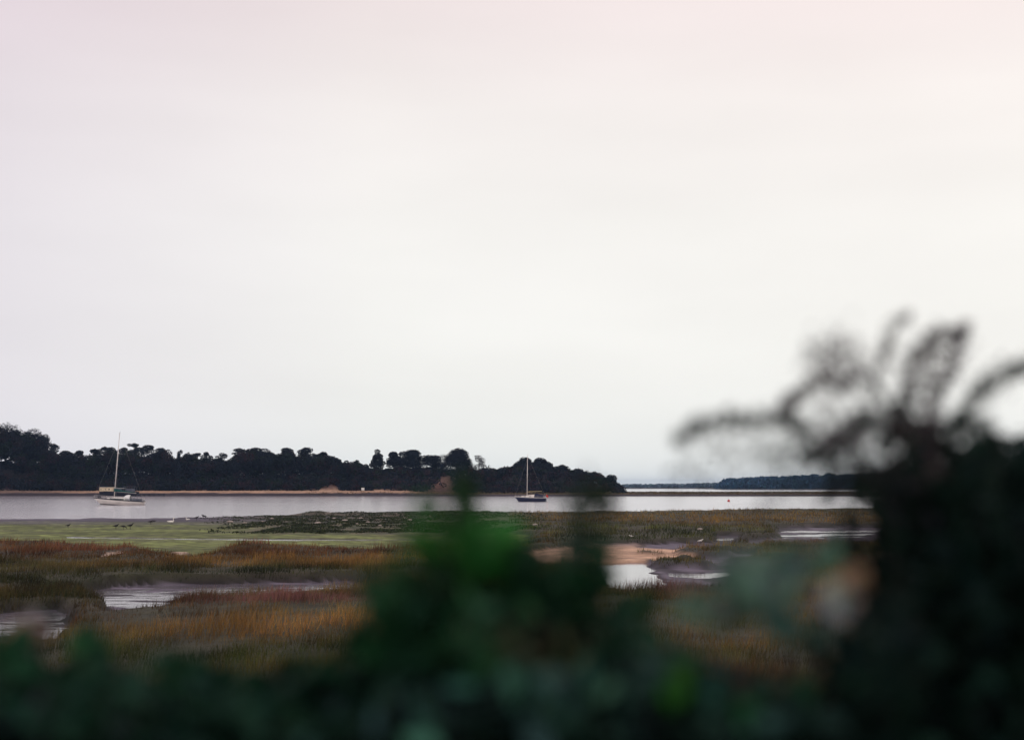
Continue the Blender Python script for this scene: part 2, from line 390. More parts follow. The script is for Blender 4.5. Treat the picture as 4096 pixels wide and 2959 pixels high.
def build_marsh():
    vs = np.concatenate([np.arange(507.0, 560, .42), np.arange(560, 640, .5), np.arange(640, 740, 2.0)])
    D = np.array([onplane(512, v, .35)[1] for v in vs])
    D = np.concatenate([D, np.linspace(D[-1] - .6, -14, 46)])
    U = np.arange(-420, 1450, 2.3)
    UU, DD = np.meshgrid(U, D)
    X = (UU - 512) / F * (DD + 26 * np.clip(1 - DD / 260, 0, 1)); Y = DD
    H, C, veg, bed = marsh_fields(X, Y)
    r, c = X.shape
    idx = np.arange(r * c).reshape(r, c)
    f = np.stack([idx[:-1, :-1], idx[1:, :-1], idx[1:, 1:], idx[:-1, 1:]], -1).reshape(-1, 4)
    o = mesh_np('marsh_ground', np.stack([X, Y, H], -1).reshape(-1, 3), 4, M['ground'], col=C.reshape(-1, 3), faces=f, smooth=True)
    tag(o, kind='structure')

GREEN = np.array((.060, .085, .026)); DGREEN = np.array((.022, .036, .018)); RUST = np.array((.120, .048, .036))
OCHRE = np.array((.205, .118, .042)); OLIVE = np.array((.105, .075, .026)); PURP = np.array((.13, .062, .072)); GOLD = np.array((.30, .20, .07))
# species patches: u, v, radius u, radius v, colour, weight
PATCH = [
    (200, 541, 260, 5, RUST, 1.0), (60, 552, 130, 9, RUST * .75, .8), (400, 548, 110, 5, RUST, .9),
    (270, 553, 170, 4, RUST * .7, .7), (280, 560, 160, 5.5, OCHRE, .85), (110, 565, 60, 4, OCHRE * .7, .7), (230, 571, 190, 5.5, DGREEN, .95), (60, 579, 110, 7, DGREEN, 1.0), (330, 577, 110, 3.5, DGREEN, .9),
    (0, 565, 90, 10, DGREEN * 1.1, .6), (50, 597, 75, 11, DGREEN, .9), (210, 591, 40, 3, GREEN, .8),
    (290, 597, 150, 6, PURP, .9), (140, 612, 80, 9, RUST * .6, .5), (320, 626, 120, 14, OCHRE, 1.0), (200, 622, 60, 10, OCHRE * .7, .6), (250, 655, 260, 14, GREEN * .7, .9),
    (640, 516, 130, 3.5, GOLD * .6, .6), (760, 517, 160, 5, GOLD * .6, .7), (900, 517, 160, 5, GOLD * .45, .7), (480, 520, 60, 8, DGREEN * 1.5, .8),
    (600, 527, 130, 4.5, GREEN, .8), (700, 532, 80, 3, DGREEN, .9), (580, 537, 160, 3, DGREEN, .9), (830, 524, 90, 2.0, DGREEN, 1.0), (930, 527, 60, 4, DGREEN, .9),
    (690, 566, 35, 3, GREEN, .9), (755, 561, 25, 4, DGREEN, 1.0), (800, 548, 70, 6, OLIVE, .8), (820, 541, 60, 3, RUST * .9, .6),
    (690, 588, 90, 6, PURP, .9), (700, 600, 60, 5, RUST * .8, .5), (800, 600, 110, 12, OLIVE, .6), (730, 640, 140, 12, OCHRE * .65, .55), (600, 650, 90, 20, GREEN, .6),
    (480, 600, 80, 14, DGREEN * 1.3, .5), (740, 680, 100, 10, RUST * .8, .6),
]
def species(x, y, R):
    u = 512 + x / y * F; v = 485 + (CAMZ - PLAT) / y * F
    n1 = fbm(x * .10, y * .07, 51); n2 = fbm(x * .5, y * .35, 57); n3 = R.uniform(0, 1, len(x))
    jv = (n2 - .5) * 5 + (n1 - .5) * 4; ju = (n1 - .5) * 60
    C = OLIVE * np.ones((len(x), 3))
    a = sstep(.45, .6, n1)[:, None] * .6; C = C * (1 - a) + GREEN * a
    a = sstep(.55, .7, n2)[:, None] * .5; C = C * (1 - a) + RUST * .8 * a
    for pu, pv, ru, rv, c, w in PATCH:
        g = np.exp(-(((u + ju - pu) / ru) ** 2 + ((v + jv - pv) / rv) ** 2) ** 1.3) * w
        g = np.clip(g * (.6 + .8 * n3), 0, 1)[:, None]
        C = C * (1 - g) + c * g
    C = C * np.array((1.1, 1.0, .85)) * (.38 + .8 * sstep(.3, .7, fbm(x * .9, y * .45, 63)) + .55 * sstep(.35, .65, fbm(x * .25, y * .16, 64)))[:, None]
    C = C * R.uniform(.5, 1.5, (len(x), 1)) * (1 + R.normal(0, .07, (len(x), 3)))
    return np.clip(C, .008, .5)

def build_grass():
    R = np.random.default_rng(21)
    n = 640000
    u = R.uniform(-260, 1270, n)
    v = np.concatenate([R.uniform(508.5, 600, int(n * .68)), R.uniform(600, 790, n - int(n * .68))])
    x, y = onplane(u, v, PLAT)
    dx = y * .012
    x = x + R.normal(0, 1, n) * dx * .3; y = y + R.normal(0, 1, n) * dx
    H, C, veg, bed = marsh_fields(x, y)
    clump = fbm(x * .7, y * .5, 61)
    keep = (R.uniform(0, 1, n) < veg * (.35 + .9 * clump)) & (bed < .6) & (y > 14)
    x, y, H, veg, clump = x[keep], y[keep], H[keep], veg[keep], clump[keep]; n = len(x)
    col = species(x, y, R)
    tall = sstep(.03, .12, col[:, 0] - col[:, 1])            # the dry grasses stand taller than the green turf
    h = (.06 + .30 * sstep(.3, .7, clump) + .12 * tall) * R.uniform(.5, 1.3, n)
    w = np.maximum(.006, y / F * .55) * R.uniform(.7, 1.3, n)
    th = R.uniform(0, math.pi, n); lean = R.normal(0, .30, (n, 2)) * h[:, None]; lean[:, 0] += h * .12
    ax = np.cos(th) * w * .5; ay = np.sin(th) * w * .5
    V = np.zeros((n, 3, 3))
    V[:, 0] = np.stack([x - ax, y - ay, H - .03], -1); V[:, 1] = np.stack([x + ax, y + ay, H - .03], -1)
    V[:, 2] = np.stack([x + lean[:, 0], y + lean[:, 1], H + h], -1)
    o = mesh_np('marsh_grass', V.reshape(-1, 3), 3, M['grass'], col=np.repeat(col, 3, 0))
    tag(o, 'rust, ochre and green saltmarsh grass covering the banks between the creeks', 'grass', kind='stuff')
    # seaweed
    n = 90000
    u = R.uniform(190, 570, n); v = R.uniform(514, 532, n); x, y = onplane(u, v, .2)
    H, C, veg, bed = marsh_fields(x, y)
    lump = fbm(x * .35, y * .25, 21)
    keep = R.uniform(0, 1, n) < bed * sstep(.42, .54, lump) * sstep(.25, .5, fbm(x * 1.2, y * .5, 25))
    x, y, H = x[keep], y[keep], H[keep]; n = len(x)
    P = np.stack([x, y, H + R.uniform(0, .09, n)], -1)
    V = leaf_quads(P, R.uniform(.10, .30, n), .5, R=R)
    g = R.uniform(0, 1, (n, 1))
    col = (np.array((.018, .022, .016)) * (1 - g) + np.array((.05, .065, .03)) * g) * R.uniform(.6, 1.5, (n, 1))
    o = mesh_np('seaweed', V, 4, M['grass'], col=np.repeat(col, 4, 0))
    tag(o, 'dark heaps of seaweed on the outer edge of the green mudflat', 'seaweed', kind='stuff')

# ------------------------------------------------------------------ headland, spit, far shores
CREST = [(-900, 14), (-300, 14), (0, 13), (40, 11), (70, 8), (120, 8), (220, 8), (320, 8.5), (345, 7.5), (370, 8.2), (400, 9.2), (440, 9.2), (480, 9.3), (520, 9.4),
         (560, 8.6), (590, 6.2), (610, 3.8), (622, 1.4), (632, .8), (1500, .8)]
def head_fields(x, y):
    u = 512 + x / 600.0 * F
    cz = np.interp(u, [a for a, b in CREST], [b for a, b in CREST])
    beach = sstep(455, 405, u)                 # sandy beach on the left, grassy bank on the right
    sh = 541 + (fbm(x * .03, x * 0, 71) - .5) * 5
    d = y - sh
    zb = np.interp(d, [-12, 0, 14, 22, 30], [-1, 0, 1.25, 1.9, 2.2])
    zs = np.interp(d, [-12, 0, 4, 8, 180, 200], [-1, 0, .75, .9, .9, -.9]) + (fbm(x * .2, y * .2, 73) - .5) * .2
    z = zb * beach + zs * (1 - beach)
    up = sstep(24, 60, d)
    down = 1 - sstep(95, 200, d)
    hill = np.maximum(cz - 1.5, 0) * up * down * (1 + (fbm(x * .05, y * .05, 74) - .5) * .25)
    z = np.where(u > 640, zs, np.maximum(z * np.where(d > 150, down, 1), z * 0 - 1) + hill)
    # bare slip faces
    for pu, w, top in ((444, 11.5, 7.0), (339, 7, 3.5)):
        k = np.exp(-((u - pu) / w) ** 4) * sstep(20, 27, d) * (1 - sstep(30, 60, d))
        z = z + k * top * .45
    sand = np.array((.42, .27, .18)); mud = np.array((.028, .020, .026)); soil = np.array((.018, .015, .017)); turf = np.array((.085, .06, .028))
    n = fbm(x * .3, y * .3, 75)[..., None]
    k = (sstep(1.0, 1.3, z + (n[..., 0] - .5) * .7) * sstep(32, 26, d) * beach * (.35 + .65 * sstep(60, 150, u)))[..., None]
    C = mud * (1 - k) + sand * (.7 + .5 * n) * k
    k = (sstep(26, 32, d) * beach)[..., None]; C = C * (1 - k) + soil * k
    k = ((1 - beach) * sstep(.6, .8, z))[..., None]; C = C * (1 - k) + turf * (.6 + .9 * n) * k
    k = (sstep(1.3, 1.9, z) * (1 - beach))[..., None]; C = C * (1 - k) + soil * k
    for pu, w in ((444, 12), (339, 7)):
        k = (np.exp(-((u - pu) / w) ** 4) * sstep(20, 25, d) * (1 - sstep(44, 56, d)))[..., None]
        C = C * (1 - k) + np.array((.13, .075, .06)) * (.6 + .8 * n) * k
    return z, C, u

def grid_mesh(name, X, Y, Z, C, m):
    r, c = X.shape; idx = np.arange(r * c).reshape(r, c)
    f = np.stack([idx[:-1, :-1], idx[:-1, 1:], idx[1:, 1:], idx[1:, :-1]], -1).reshape(-1, 4)
    return mesh_np(name, np.stack([X, Y, Z], -1).reshape(-1, 3), 4, m, col=C.reshape(-1, 3), faces=f, smooth=True)

def lump_leaves(R, cx, cy, cz, rx, rz, n, size):
    """leaf clumps spread over an uneven ellipsoid shell."""
    d = R.normal(size=(n, 3)); d /= np.linalg.norm(d, axis=1, keepdims=True)
    r = R.uniform(.6, 1.0, (n, 1))
    P = d * r * np.array((rx, rx, rz)) + np.array((cx, cy, cz))
    return P

def leafcol(R, n, base, var=.35):
    g = R.uniform(-1, 1, (n, 1))
    return np.clip(np.array(base) * (1 + var * g) * (1 + R.normal(0, .12, (n, 3))), .003, 1)

def build_headland():
    xs = np.concatenate([np.arange(-560, 70, 1.6), np.arange(70, 620, 6)])
    ys = np.concatenate([np.arange(527, 600, 1.3), np.arange(600, 760, 6)])
    X, Y = np.meshgrid(xs, ys); Z, C, u = head_fields(X, Y)
    tag(grid_mesh('headland', X, Y, Z, C, M['ground']), kind='structure')
    # scrub covering the slope
    R = np.random.default_rng(5)
    P = []; S = []; CC = []
    CAP = [(-200, 428), (0, 430), (30, 436), (45, 447), (60, 456), (90, 456), (130, 453), (160, 454), (185, 459), (220, 458), (250, 455), (310, 455), (335, 461), (350, 463.5), (366, 466), (385, 468.5), (412, 468.8), (430, 467), (460, 466),
           (480, 468), (500, 467.5), (520, 466), (556, 466.5), (577, 470), (594, 473), (606, 478), (616, 482), (622, 486)]
    n = 3900
    uu = R.uniform(-220, 622, n); yy = 541 + R.uniform(24, 72, n); xx = (uu - 512) / F * 600
    z, c, _ = head_fields(xx, yy)
    for k in range(n):
        u0 = 512 + xx[k] / yy[k] * F; d = yy[k] - 541
        bare = ((u0 - 446) / 10) ** 2 + ((d - 24) / 25) ** 2 < 1 + .5 * (fbm(np.array([u0 * .3]), np.array([d * .2]), 91)[0] - .5) or (abs(u0 - 339) < 4 and d < 30)
        if bare and R.uniform() < .97: continue
        if z[k] < 1.0: continue
        left = float(sstep(385, 340, u0))
        wav = float(fbm(np.array([u0 * .09]), np.array([0.]), 88, 3)[0] - .5) * (14 if u0 < 365 else 9) - 3.0 * left
        cap = CAMZ + (485 - np.interp(u0, [q[0] for q in CAP], [q[1] for q in CAP]) - wav) / F * yy[k]
        r = R.uniform(1.1, 2.1) * (1 + .45 * left)
        h = r * R.uniform(.75, 1.05)
        zc = z[k] + h * .4
        if d > 40 and cap > zc + h: zc = zc + R.uniform(0, 1) * (cap - h - zc)
        if zc + h > cap: h = max(.5, min(h, (cap - z[k]) * .6)); zc = cap - h
        m = int(30 * r ** 1.9 * .8)
        P.append(lump_leaves(R, xx[k], yy[k], zc, r, h, m, .5)); S.append(R.uniform(.4, .95, m))
        t = R.uniform()
        base = (.010, .014, .020) if t < .5 else ((.014, .024, .014) if t < .72 else ((.034, .017, .020) if t < .9 else (.022, .018, .02)))
        if left > .5: base = tuple(q * .8 for q in base)
        CC.append(leafcol(R, m, base))
    P = np.concatenate(P); S = np.concatenate(S); CC = np.concatenate(CC)
    o = mesh_np('hillside_scrub', leaf_quads(P, S, .7, R=R), 4, M['wood_leaf'], col=np.repeat(CC, 4, 0))
    tag(o, 'dark scrub and undergrowth covering the slope below the pines of the headland', 'scrub', kind='stuff')
    # grass fringe of the spit
    n = 26000
    xx = R.uniform(-80, 420, n); yy = 545 + R.uniform(0, 1, n) ** 1.5 * 170
    z, c, _ = head_fields(xx, yy); k = (z > .6) & ((z < 1.6)); xx, yy, z = xx[k], yy[k], z[k]; n = len(xx)
    P = np.stack([xx, yy, z + .12], -1)
    g = R.uniform(0, 1, (n, 1)); col = (np.array((.14, .085, .035)) * g + np.array((.035, .045, .02)) * (1 - g)) * R.uniform(.6, 1.3, (n, 1))
    o = mesh_np('spit_grass', leaf_quads(P, R.uniform(.3, .7, n), .6, R=R), 4, M['grass'], col=np.repeat(col, 4, 0))
    tag(o, 'rough brown grass along the low spit running right from the headland', 'grass', kind='stuff')

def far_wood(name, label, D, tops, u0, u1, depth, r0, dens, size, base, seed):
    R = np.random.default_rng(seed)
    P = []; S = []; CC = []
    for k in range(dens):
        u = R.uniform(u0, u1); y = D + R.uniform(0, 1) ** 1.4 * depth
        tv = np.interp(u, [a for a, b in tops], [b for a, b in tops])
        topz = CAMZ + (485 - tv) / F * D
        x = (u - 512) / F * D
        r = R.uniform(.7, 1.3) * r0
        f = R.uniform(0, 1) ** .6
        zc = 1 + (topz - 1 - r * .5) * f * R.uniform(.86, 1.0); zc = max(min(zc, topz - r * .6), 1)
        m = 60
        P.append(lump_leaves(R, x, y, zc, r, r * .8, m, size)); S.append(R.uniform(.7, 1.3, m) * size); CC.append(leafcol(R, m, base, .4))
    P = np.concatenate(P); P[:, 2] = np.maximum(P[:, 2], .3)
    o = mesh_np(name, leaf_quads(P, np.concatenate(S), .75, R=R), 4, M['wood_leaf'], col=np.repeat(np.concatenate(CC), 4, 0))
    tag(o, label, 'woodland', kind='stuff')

def build_far():
    xs = np.linspace(-400, 3200, 160); ys = np.array([1490, 1497, 1515, 1600, 1700, 1720]); X, Y = np.meshgrid(xs, ys)
    x0 = (727 - 512) / F * 1500
    Z = np.interp(Y, [1490, 1497, 1515, 1700, 1720], [-.5, .4, 1.2, 1.2, -.6]) * 1.0
    Z = np.where(X < x0, -.6, Z)
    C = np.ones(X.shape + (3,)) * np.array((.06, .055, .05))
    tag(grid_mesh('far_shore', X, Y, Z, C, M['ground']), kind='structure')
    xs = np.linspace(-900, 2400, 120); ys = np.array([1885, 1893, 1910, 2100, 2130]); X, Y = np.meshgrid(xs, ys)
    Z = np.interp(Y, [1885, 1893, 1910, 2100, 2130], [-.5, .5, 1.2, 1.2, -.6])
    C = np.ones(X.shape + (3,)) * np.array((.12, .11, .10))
    tag(grid_mesh('distant_shore', X, Y, Z, C, M['ground']), kind='structure')
    far_wood('far_wood', 'dark haze-blue wood on the far shore at the right, behind the spit', 1500,
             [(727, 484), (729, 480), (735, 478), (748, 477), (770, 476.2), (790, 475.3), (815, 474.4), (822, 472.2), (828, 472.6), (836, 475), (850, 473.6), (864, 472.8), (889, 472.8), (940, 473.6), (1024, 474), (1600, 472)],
             727, 1420, 90, 5.0, 2600, 2.4, (.028, .075, .13), 31)  # leaf colour bluer than real foliage, aerial haze painted into it
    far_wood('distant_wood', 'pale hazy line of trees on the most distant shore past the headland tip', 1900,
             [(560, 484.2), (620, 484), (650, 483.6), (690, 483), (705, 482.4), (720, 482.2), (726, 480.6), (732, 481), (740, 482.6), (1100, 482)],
             540, 900, 60, 3.2, 1000, 2.0, (.13, .18, .22), 33)  # leaves lightened so their colour carries distance haze beyond the volume's own

# ------------------------------------------------------------------ trees
def make_tree(u, vtop, wpx, kind, label, seed, D=None, group='trees along the skyline of the headland', base=None, vbot=None):
    R = np.random.default_rng(seed)
    D = D or 600 + R.uniform(-5, 5)
    x = (u - 512) / F * D; z0 = float(head_fields(np.array([x]), np.array([D]))[0][0]) - .3
    zt = CAMZ + (485 - vtop) / F * D
    h = max(zt - z0, 3); w = wpx / F * D * (1.45 if u < 340 else 1.22)
    root = empty({'layered': 'pine_tree', 'umbrella': 'pine_tree', 'pine': 'pine_tree', 'round': 'broadleaf_tree', 'dome': 'broadleaf_tree', 'spiky': 'young_tree', 'bare': 'bare_tree', 'low': 'scrub_tree'}[kind], (x, D, z0))
    tag(root, label, 'tree', group)
    t = MB(); bend = R.normal(0, .04, 2) * h
    tp = [(0, 0, 0), (bend[0] * .4, bend[1] * .4, h * .35), (bend[0], bend[1], h * .7), (bend[0] * 1.2, bend[1] * 1.2, h * .93)]
    r = max(.16, h * .022)
    t.tube(tp, [r, r * .8, r * .5, r * .2], 7)
    pads = []
    if kind in ('pine', 'layered', 'umbrella'):
        cb = {'pine': .14, 'layered': .2, 'umbrella': .36}[kind]
        npad = {'pine': 22, 'layered': 18, 'umbrella': 26}[kind]
        for k in range(npad):
            f = cb + (1 - cb) * (k + R.uniform(0, 1)) / npad
            q = (f - cb) / (1 - cb)
            if kind == 'umbrella': rad = w * .5 * math.sqrt(max(.03, 1 - q ** 2.2)) * (.55 + .45 * min(1, q * 4))
            elif kind == 'layered': rad = w * .5 * (1 - .5 * q)
            else: rad = w * .5 * math.sqrt(max(.05, 1 - (abs(q - .4) / .62) ** 2.2)) if q < 1 else w * .1
            a = R.uniform(0, 2 * math.pi); rr = rad * R.uniform(.25, .8)
            pr = w * R.uniform(.11, .25) * (1 if kind != 'layered' else 1.1)
            pads.append((bend[0] * f + rr * math.cos(a), bend[1] * f + rr * math.sin(a), h * f - pr * .35, pr, pr * (.5 if kind != 'layered' else .3)))
        pads.append((bend[0], bend[1], h - w * .10, w * .16, w * .10))
    elif kind in ('round', 'dome', 'low'):
        cb = {'round': .06, 'dome': .05, 'low': .05}[kind]
        for k in range(30 if kind != 'low' else 14):
            d = R.normal(size=3); d /= np.linalg.norm(d); d[2] = abs(d[2]) * 1.0 - .25
            rr = R.uniform(.35, .92)
            pr = w * R.uniform(.09, .21)
            cz = h * cb + (h * (1 - cb)) * .42
            pads.append((d[0] * rr * w * .5, d[1] * rr * w * .5, min(cz + d[2] * rr * h * (1 - cb) * .62, h - pr * .7), pr, pr * .85))
        pads.append((0, 0, h - w * .16, w * .2, w * .15))
        pads.append((0, 0, h * .45, w * .35, h * .36)); pads.append((w * .2, 0, h * .3, w * .24, h * .2)); pads.append((-w * .22, 0, h * .28, w * .22, h * .2))
    elif kind in ('spiky', 'bare'):
        for k in range(12):
            f = .3 + .65 * k / 11; a = R.uniform(0, 6.28); rr = w * .5 * R.uniform(.2, .9) * (1.1 - .6 * f)
            pads.append((rr * math.cos(a), rr * math.sin(a), h * f, w * .14, w * .17))
    for (px, py, pz, pr, ph) in pads:          # limbs reach every clump
        f = max(.12, min(.9, pz / h - .12))
        s = np.array((bend[0] * f, bend[1] * f, h * f)); e = np.array((px, py, pz))
        m = (s + e) / 2 + np.array((0, 0, -.04 * h if kind != 'bare' else 0))
        t.tube([s, m, e], [r * .38, r * .26, r * .1], 5, cap=False)
        if kind in ('bare', 'spiky'):
            t.tube([e, e + np.array((R.normal(0, .5), R.normal(0, .5), 1.3))], [r * .1, r * .03], 4, cap=False)
    t.build('trunk', M['bark'], root)
    P = []; S = []; C = []
    base = base or {'round': (.013, .017, .022), 'dome': (.009, .012, .018), 'bare': (.05, .04, .045)}.get(kind, (.008, .0115, .018))
    ls = .5 if kind != 'bare' else .4
    for (px, py, pz, pr, ph) in pads:
        m = int((34 + 135 * pr * ph) * (1 if kind not in ('bare',) else .6)); m = min(m, 600)
        P.append(lump_leaves(R, px, py, pz, pr, ph, m, .5)); S.append(R.uniform(.5, 1.25, m) * ls); C.append(leafcol(R, m, np.array(base) * R.uniform(.7, 1.35), .4))
    P = np.concatenate(P); P[:, 2] = np.clip(P[:, 2], .2, h + .1)
    mesh_np('crown', leaf_quads(P, np.concatenate(S), .65, R=R), 4, M['wood_leaf'], root, np.repeat(np.concatenate(C), 4, 0))
    return root

TREES = [
    (6, 421.8, 40, 'dome', 'broad dark tree, the highest crown of all, at the far left edge'),
    (34, 427, 27, 'dome', 'tall dark tree just right of the highest crown, stepping down to the right'),
    (51.5, 443, 16, 'layered', 'dark pine with a branch jutting right, at the foot of the tall left clump'),
    (66, 450.5, 20, 'pine', 'low dark pine in the deepest dip right of the tall left clump'),
    (81, 449.8, 13, 'pine', 'narrow dark pine just right of the dip in the left skyline'),
    (93.5, 448.2, 14, 'pine', 'round-headed dark pine, second crown left of the tallest yacht mast'),
    (104, 446.3, 12, 'pine', 'pointed dark pine directly left of the tallest yacht mast'),
    (114, 446.6, 13, 'pine', 'dark pine crown standing right behind the tallest yacht mast'),
    (124, 447.4, 13, 'pine', 'small dark pine between the tallest mast and a flat-topped pine'),
    (134, 442.6, 17, 'layered', 'flat-topped pine with a ragged left-pointing top, right of the tallest mast'),
    (147, 444.2, 22, 'pine', 'wide rounded pine sloping down right beside the flat-topped ragged pine'),
    (163, 447.2, 17, 'pine', 'dark pine with a right-leaning tip at the end of the left yacht grove'),
    (179.5, 450.2, 9, 'spiky', 'narrow spiky young tree in the gap right of the left yacht grove'),
    (187.5, 452.2, 8, 'bare', 'thin twiggy half-bare tree beside the narrow spiky one'),
    (197.5, 452.4, 13, 'pine', 'small round pine right of the thin twiggy tree'),
    (209, 451.6, 13, 'pine', 'small dark pine with twin knobs, left of a wide flat grove'),
    (222, 452.2, 14, 'layered', 'low pine with level branches where the middle grove begins'),
    (239, 447.6, 19, 'layered', 'layered dark pine left of the broad round pine of the middle grove'),
    (257, 447.4, 24, 'pine', 'broad round pine in the centre of the middle grove'),
    (271, 452, 12, 'pine', 'small pine filling the notch right of the broad round pine'),
    (287, 447.2, 18, 'umbrella', 'umbrella-shaped pine between two notches of the middle grove'),
    (306.5, 446.9, 21, 'pine', 'tallest pine at the right end of the middle grove'),
    (324, 451.6, 19, 'pine', 'pine sloping down right from the tallest pine of the middle grove'),
    (335, 457.4, 13, 'pine', 'low pine at the foot of the slope right of the middle grove'),
    (347, 459.6, 14, 'low', 'low round tree first in the dip before the lone pines'),
    (357, 459.2, 12, 'low', 'low round tree second in the dip before the lone pines'),
    (366, 463, 10, 'low', 'lowest little tree touching the left foot of the narrow upright tree'),
    (377.5, 448.6, 13, 'round', 'narrow upright round-headed tree standing alone left of the umbrella pine'),
    (394.5, 451.5, 17, 'umbrella', 'small pine with sky under it, joined to the left side of the umbrella pine'),
    (411.5, 449.4, 38, 'umbrella', 'wide umbrella pine with bright sky showing beneath its crown'),
    (433.5, 454.4, 26, 'pine', 'dark pine hanging down to the right of the wide umbrella pine'),
    (458, 448.0, 36, 'dome', 'big dome-shaped dark tree left of the navy yacht mast'),
    (479, 455.5, 15, 'bare', 'pale feathery tree leaning on the right side of the big dome-shaped tree'),
    (524.5, 456, 22, 'round', 'jagged-topped tree right behind the mast of the navy yacht'),
    (542, 457.2, 21, 'round', 'rounded tree just right of the navy yacht mast'),
    (560, 464.4, 18, 'low', 'low rounded tree, first on the slope descending to the headland tip'),
    (577, 467.4, 18, 'low', 'low rounded tree halfway down the slope to the headland tip'),
    (594, 470.6, 17, 'low', 'low rounded tree next to last before the headland tip'),
    (609, 474.2, 17, 'low', 'round tree at the very tip of the headland, dropping to the water'),
]

# ------------------------------------------------------------------ boats
def hull_mesh(L, B, fb, bow_rake, sheer, draft=.35, n=18, z_from=None, z_to=None, out=0.0):
    """Sailing hull, bow towards -x; closed loft. z_from/z_to cut a horizontal band of it (fractions of freeboard)."""
    rings = []
    for i in range(n + 1):
        s = i / n                                     # 0 bow .. 1 stern
        b = B * .5 * (math.sin(min(1, s / .62) * math.pi / 2) ** .75 if s < .62 else 1 - .28 * ((s - .62) / .38) ** 2) + .02
        top = fb * (1 + sheer * (1 - s) ** 2)
        x = -L / 2 + L * s
        low = -draft * math.sin(math.pi * min(1, max(0, s))) - .05
        if z_from is None: lv = [low, low * .3, 0, top * .5, top]
        else: lv = [z_from * top, (z_from + z_to) * .5 * top, z_to * top]
        half = []
        for z in lv:
            q = (z - low) / (top - low + 1e-6)
            xx = x + bow_rake * (1 - max(0, min(1, z / top))) * (1 - s) ** 1.5 - .25 * (1 - max(0, z / top)) * s ** 6
            half.append((xx, (b + out) * max(.03, q) ** .38, z))
        rings.append([(a, -c, d) for a, c, d in half] + [(a, c, d) for a, c, d in half[::-1]])
    return rings

def rail(mb, pts, z0, z1, r=.014):
    top = [(x, y, z1) for x, y in pts]
    mb.tube(top, r, 5); mb.tube([(x, y, (z0 + z1) / 2) for x, y in pts], r * .6, 4)
    for x, y in pts: mb.tube([(x, y, z0), (x, y, z1)], r, 5)

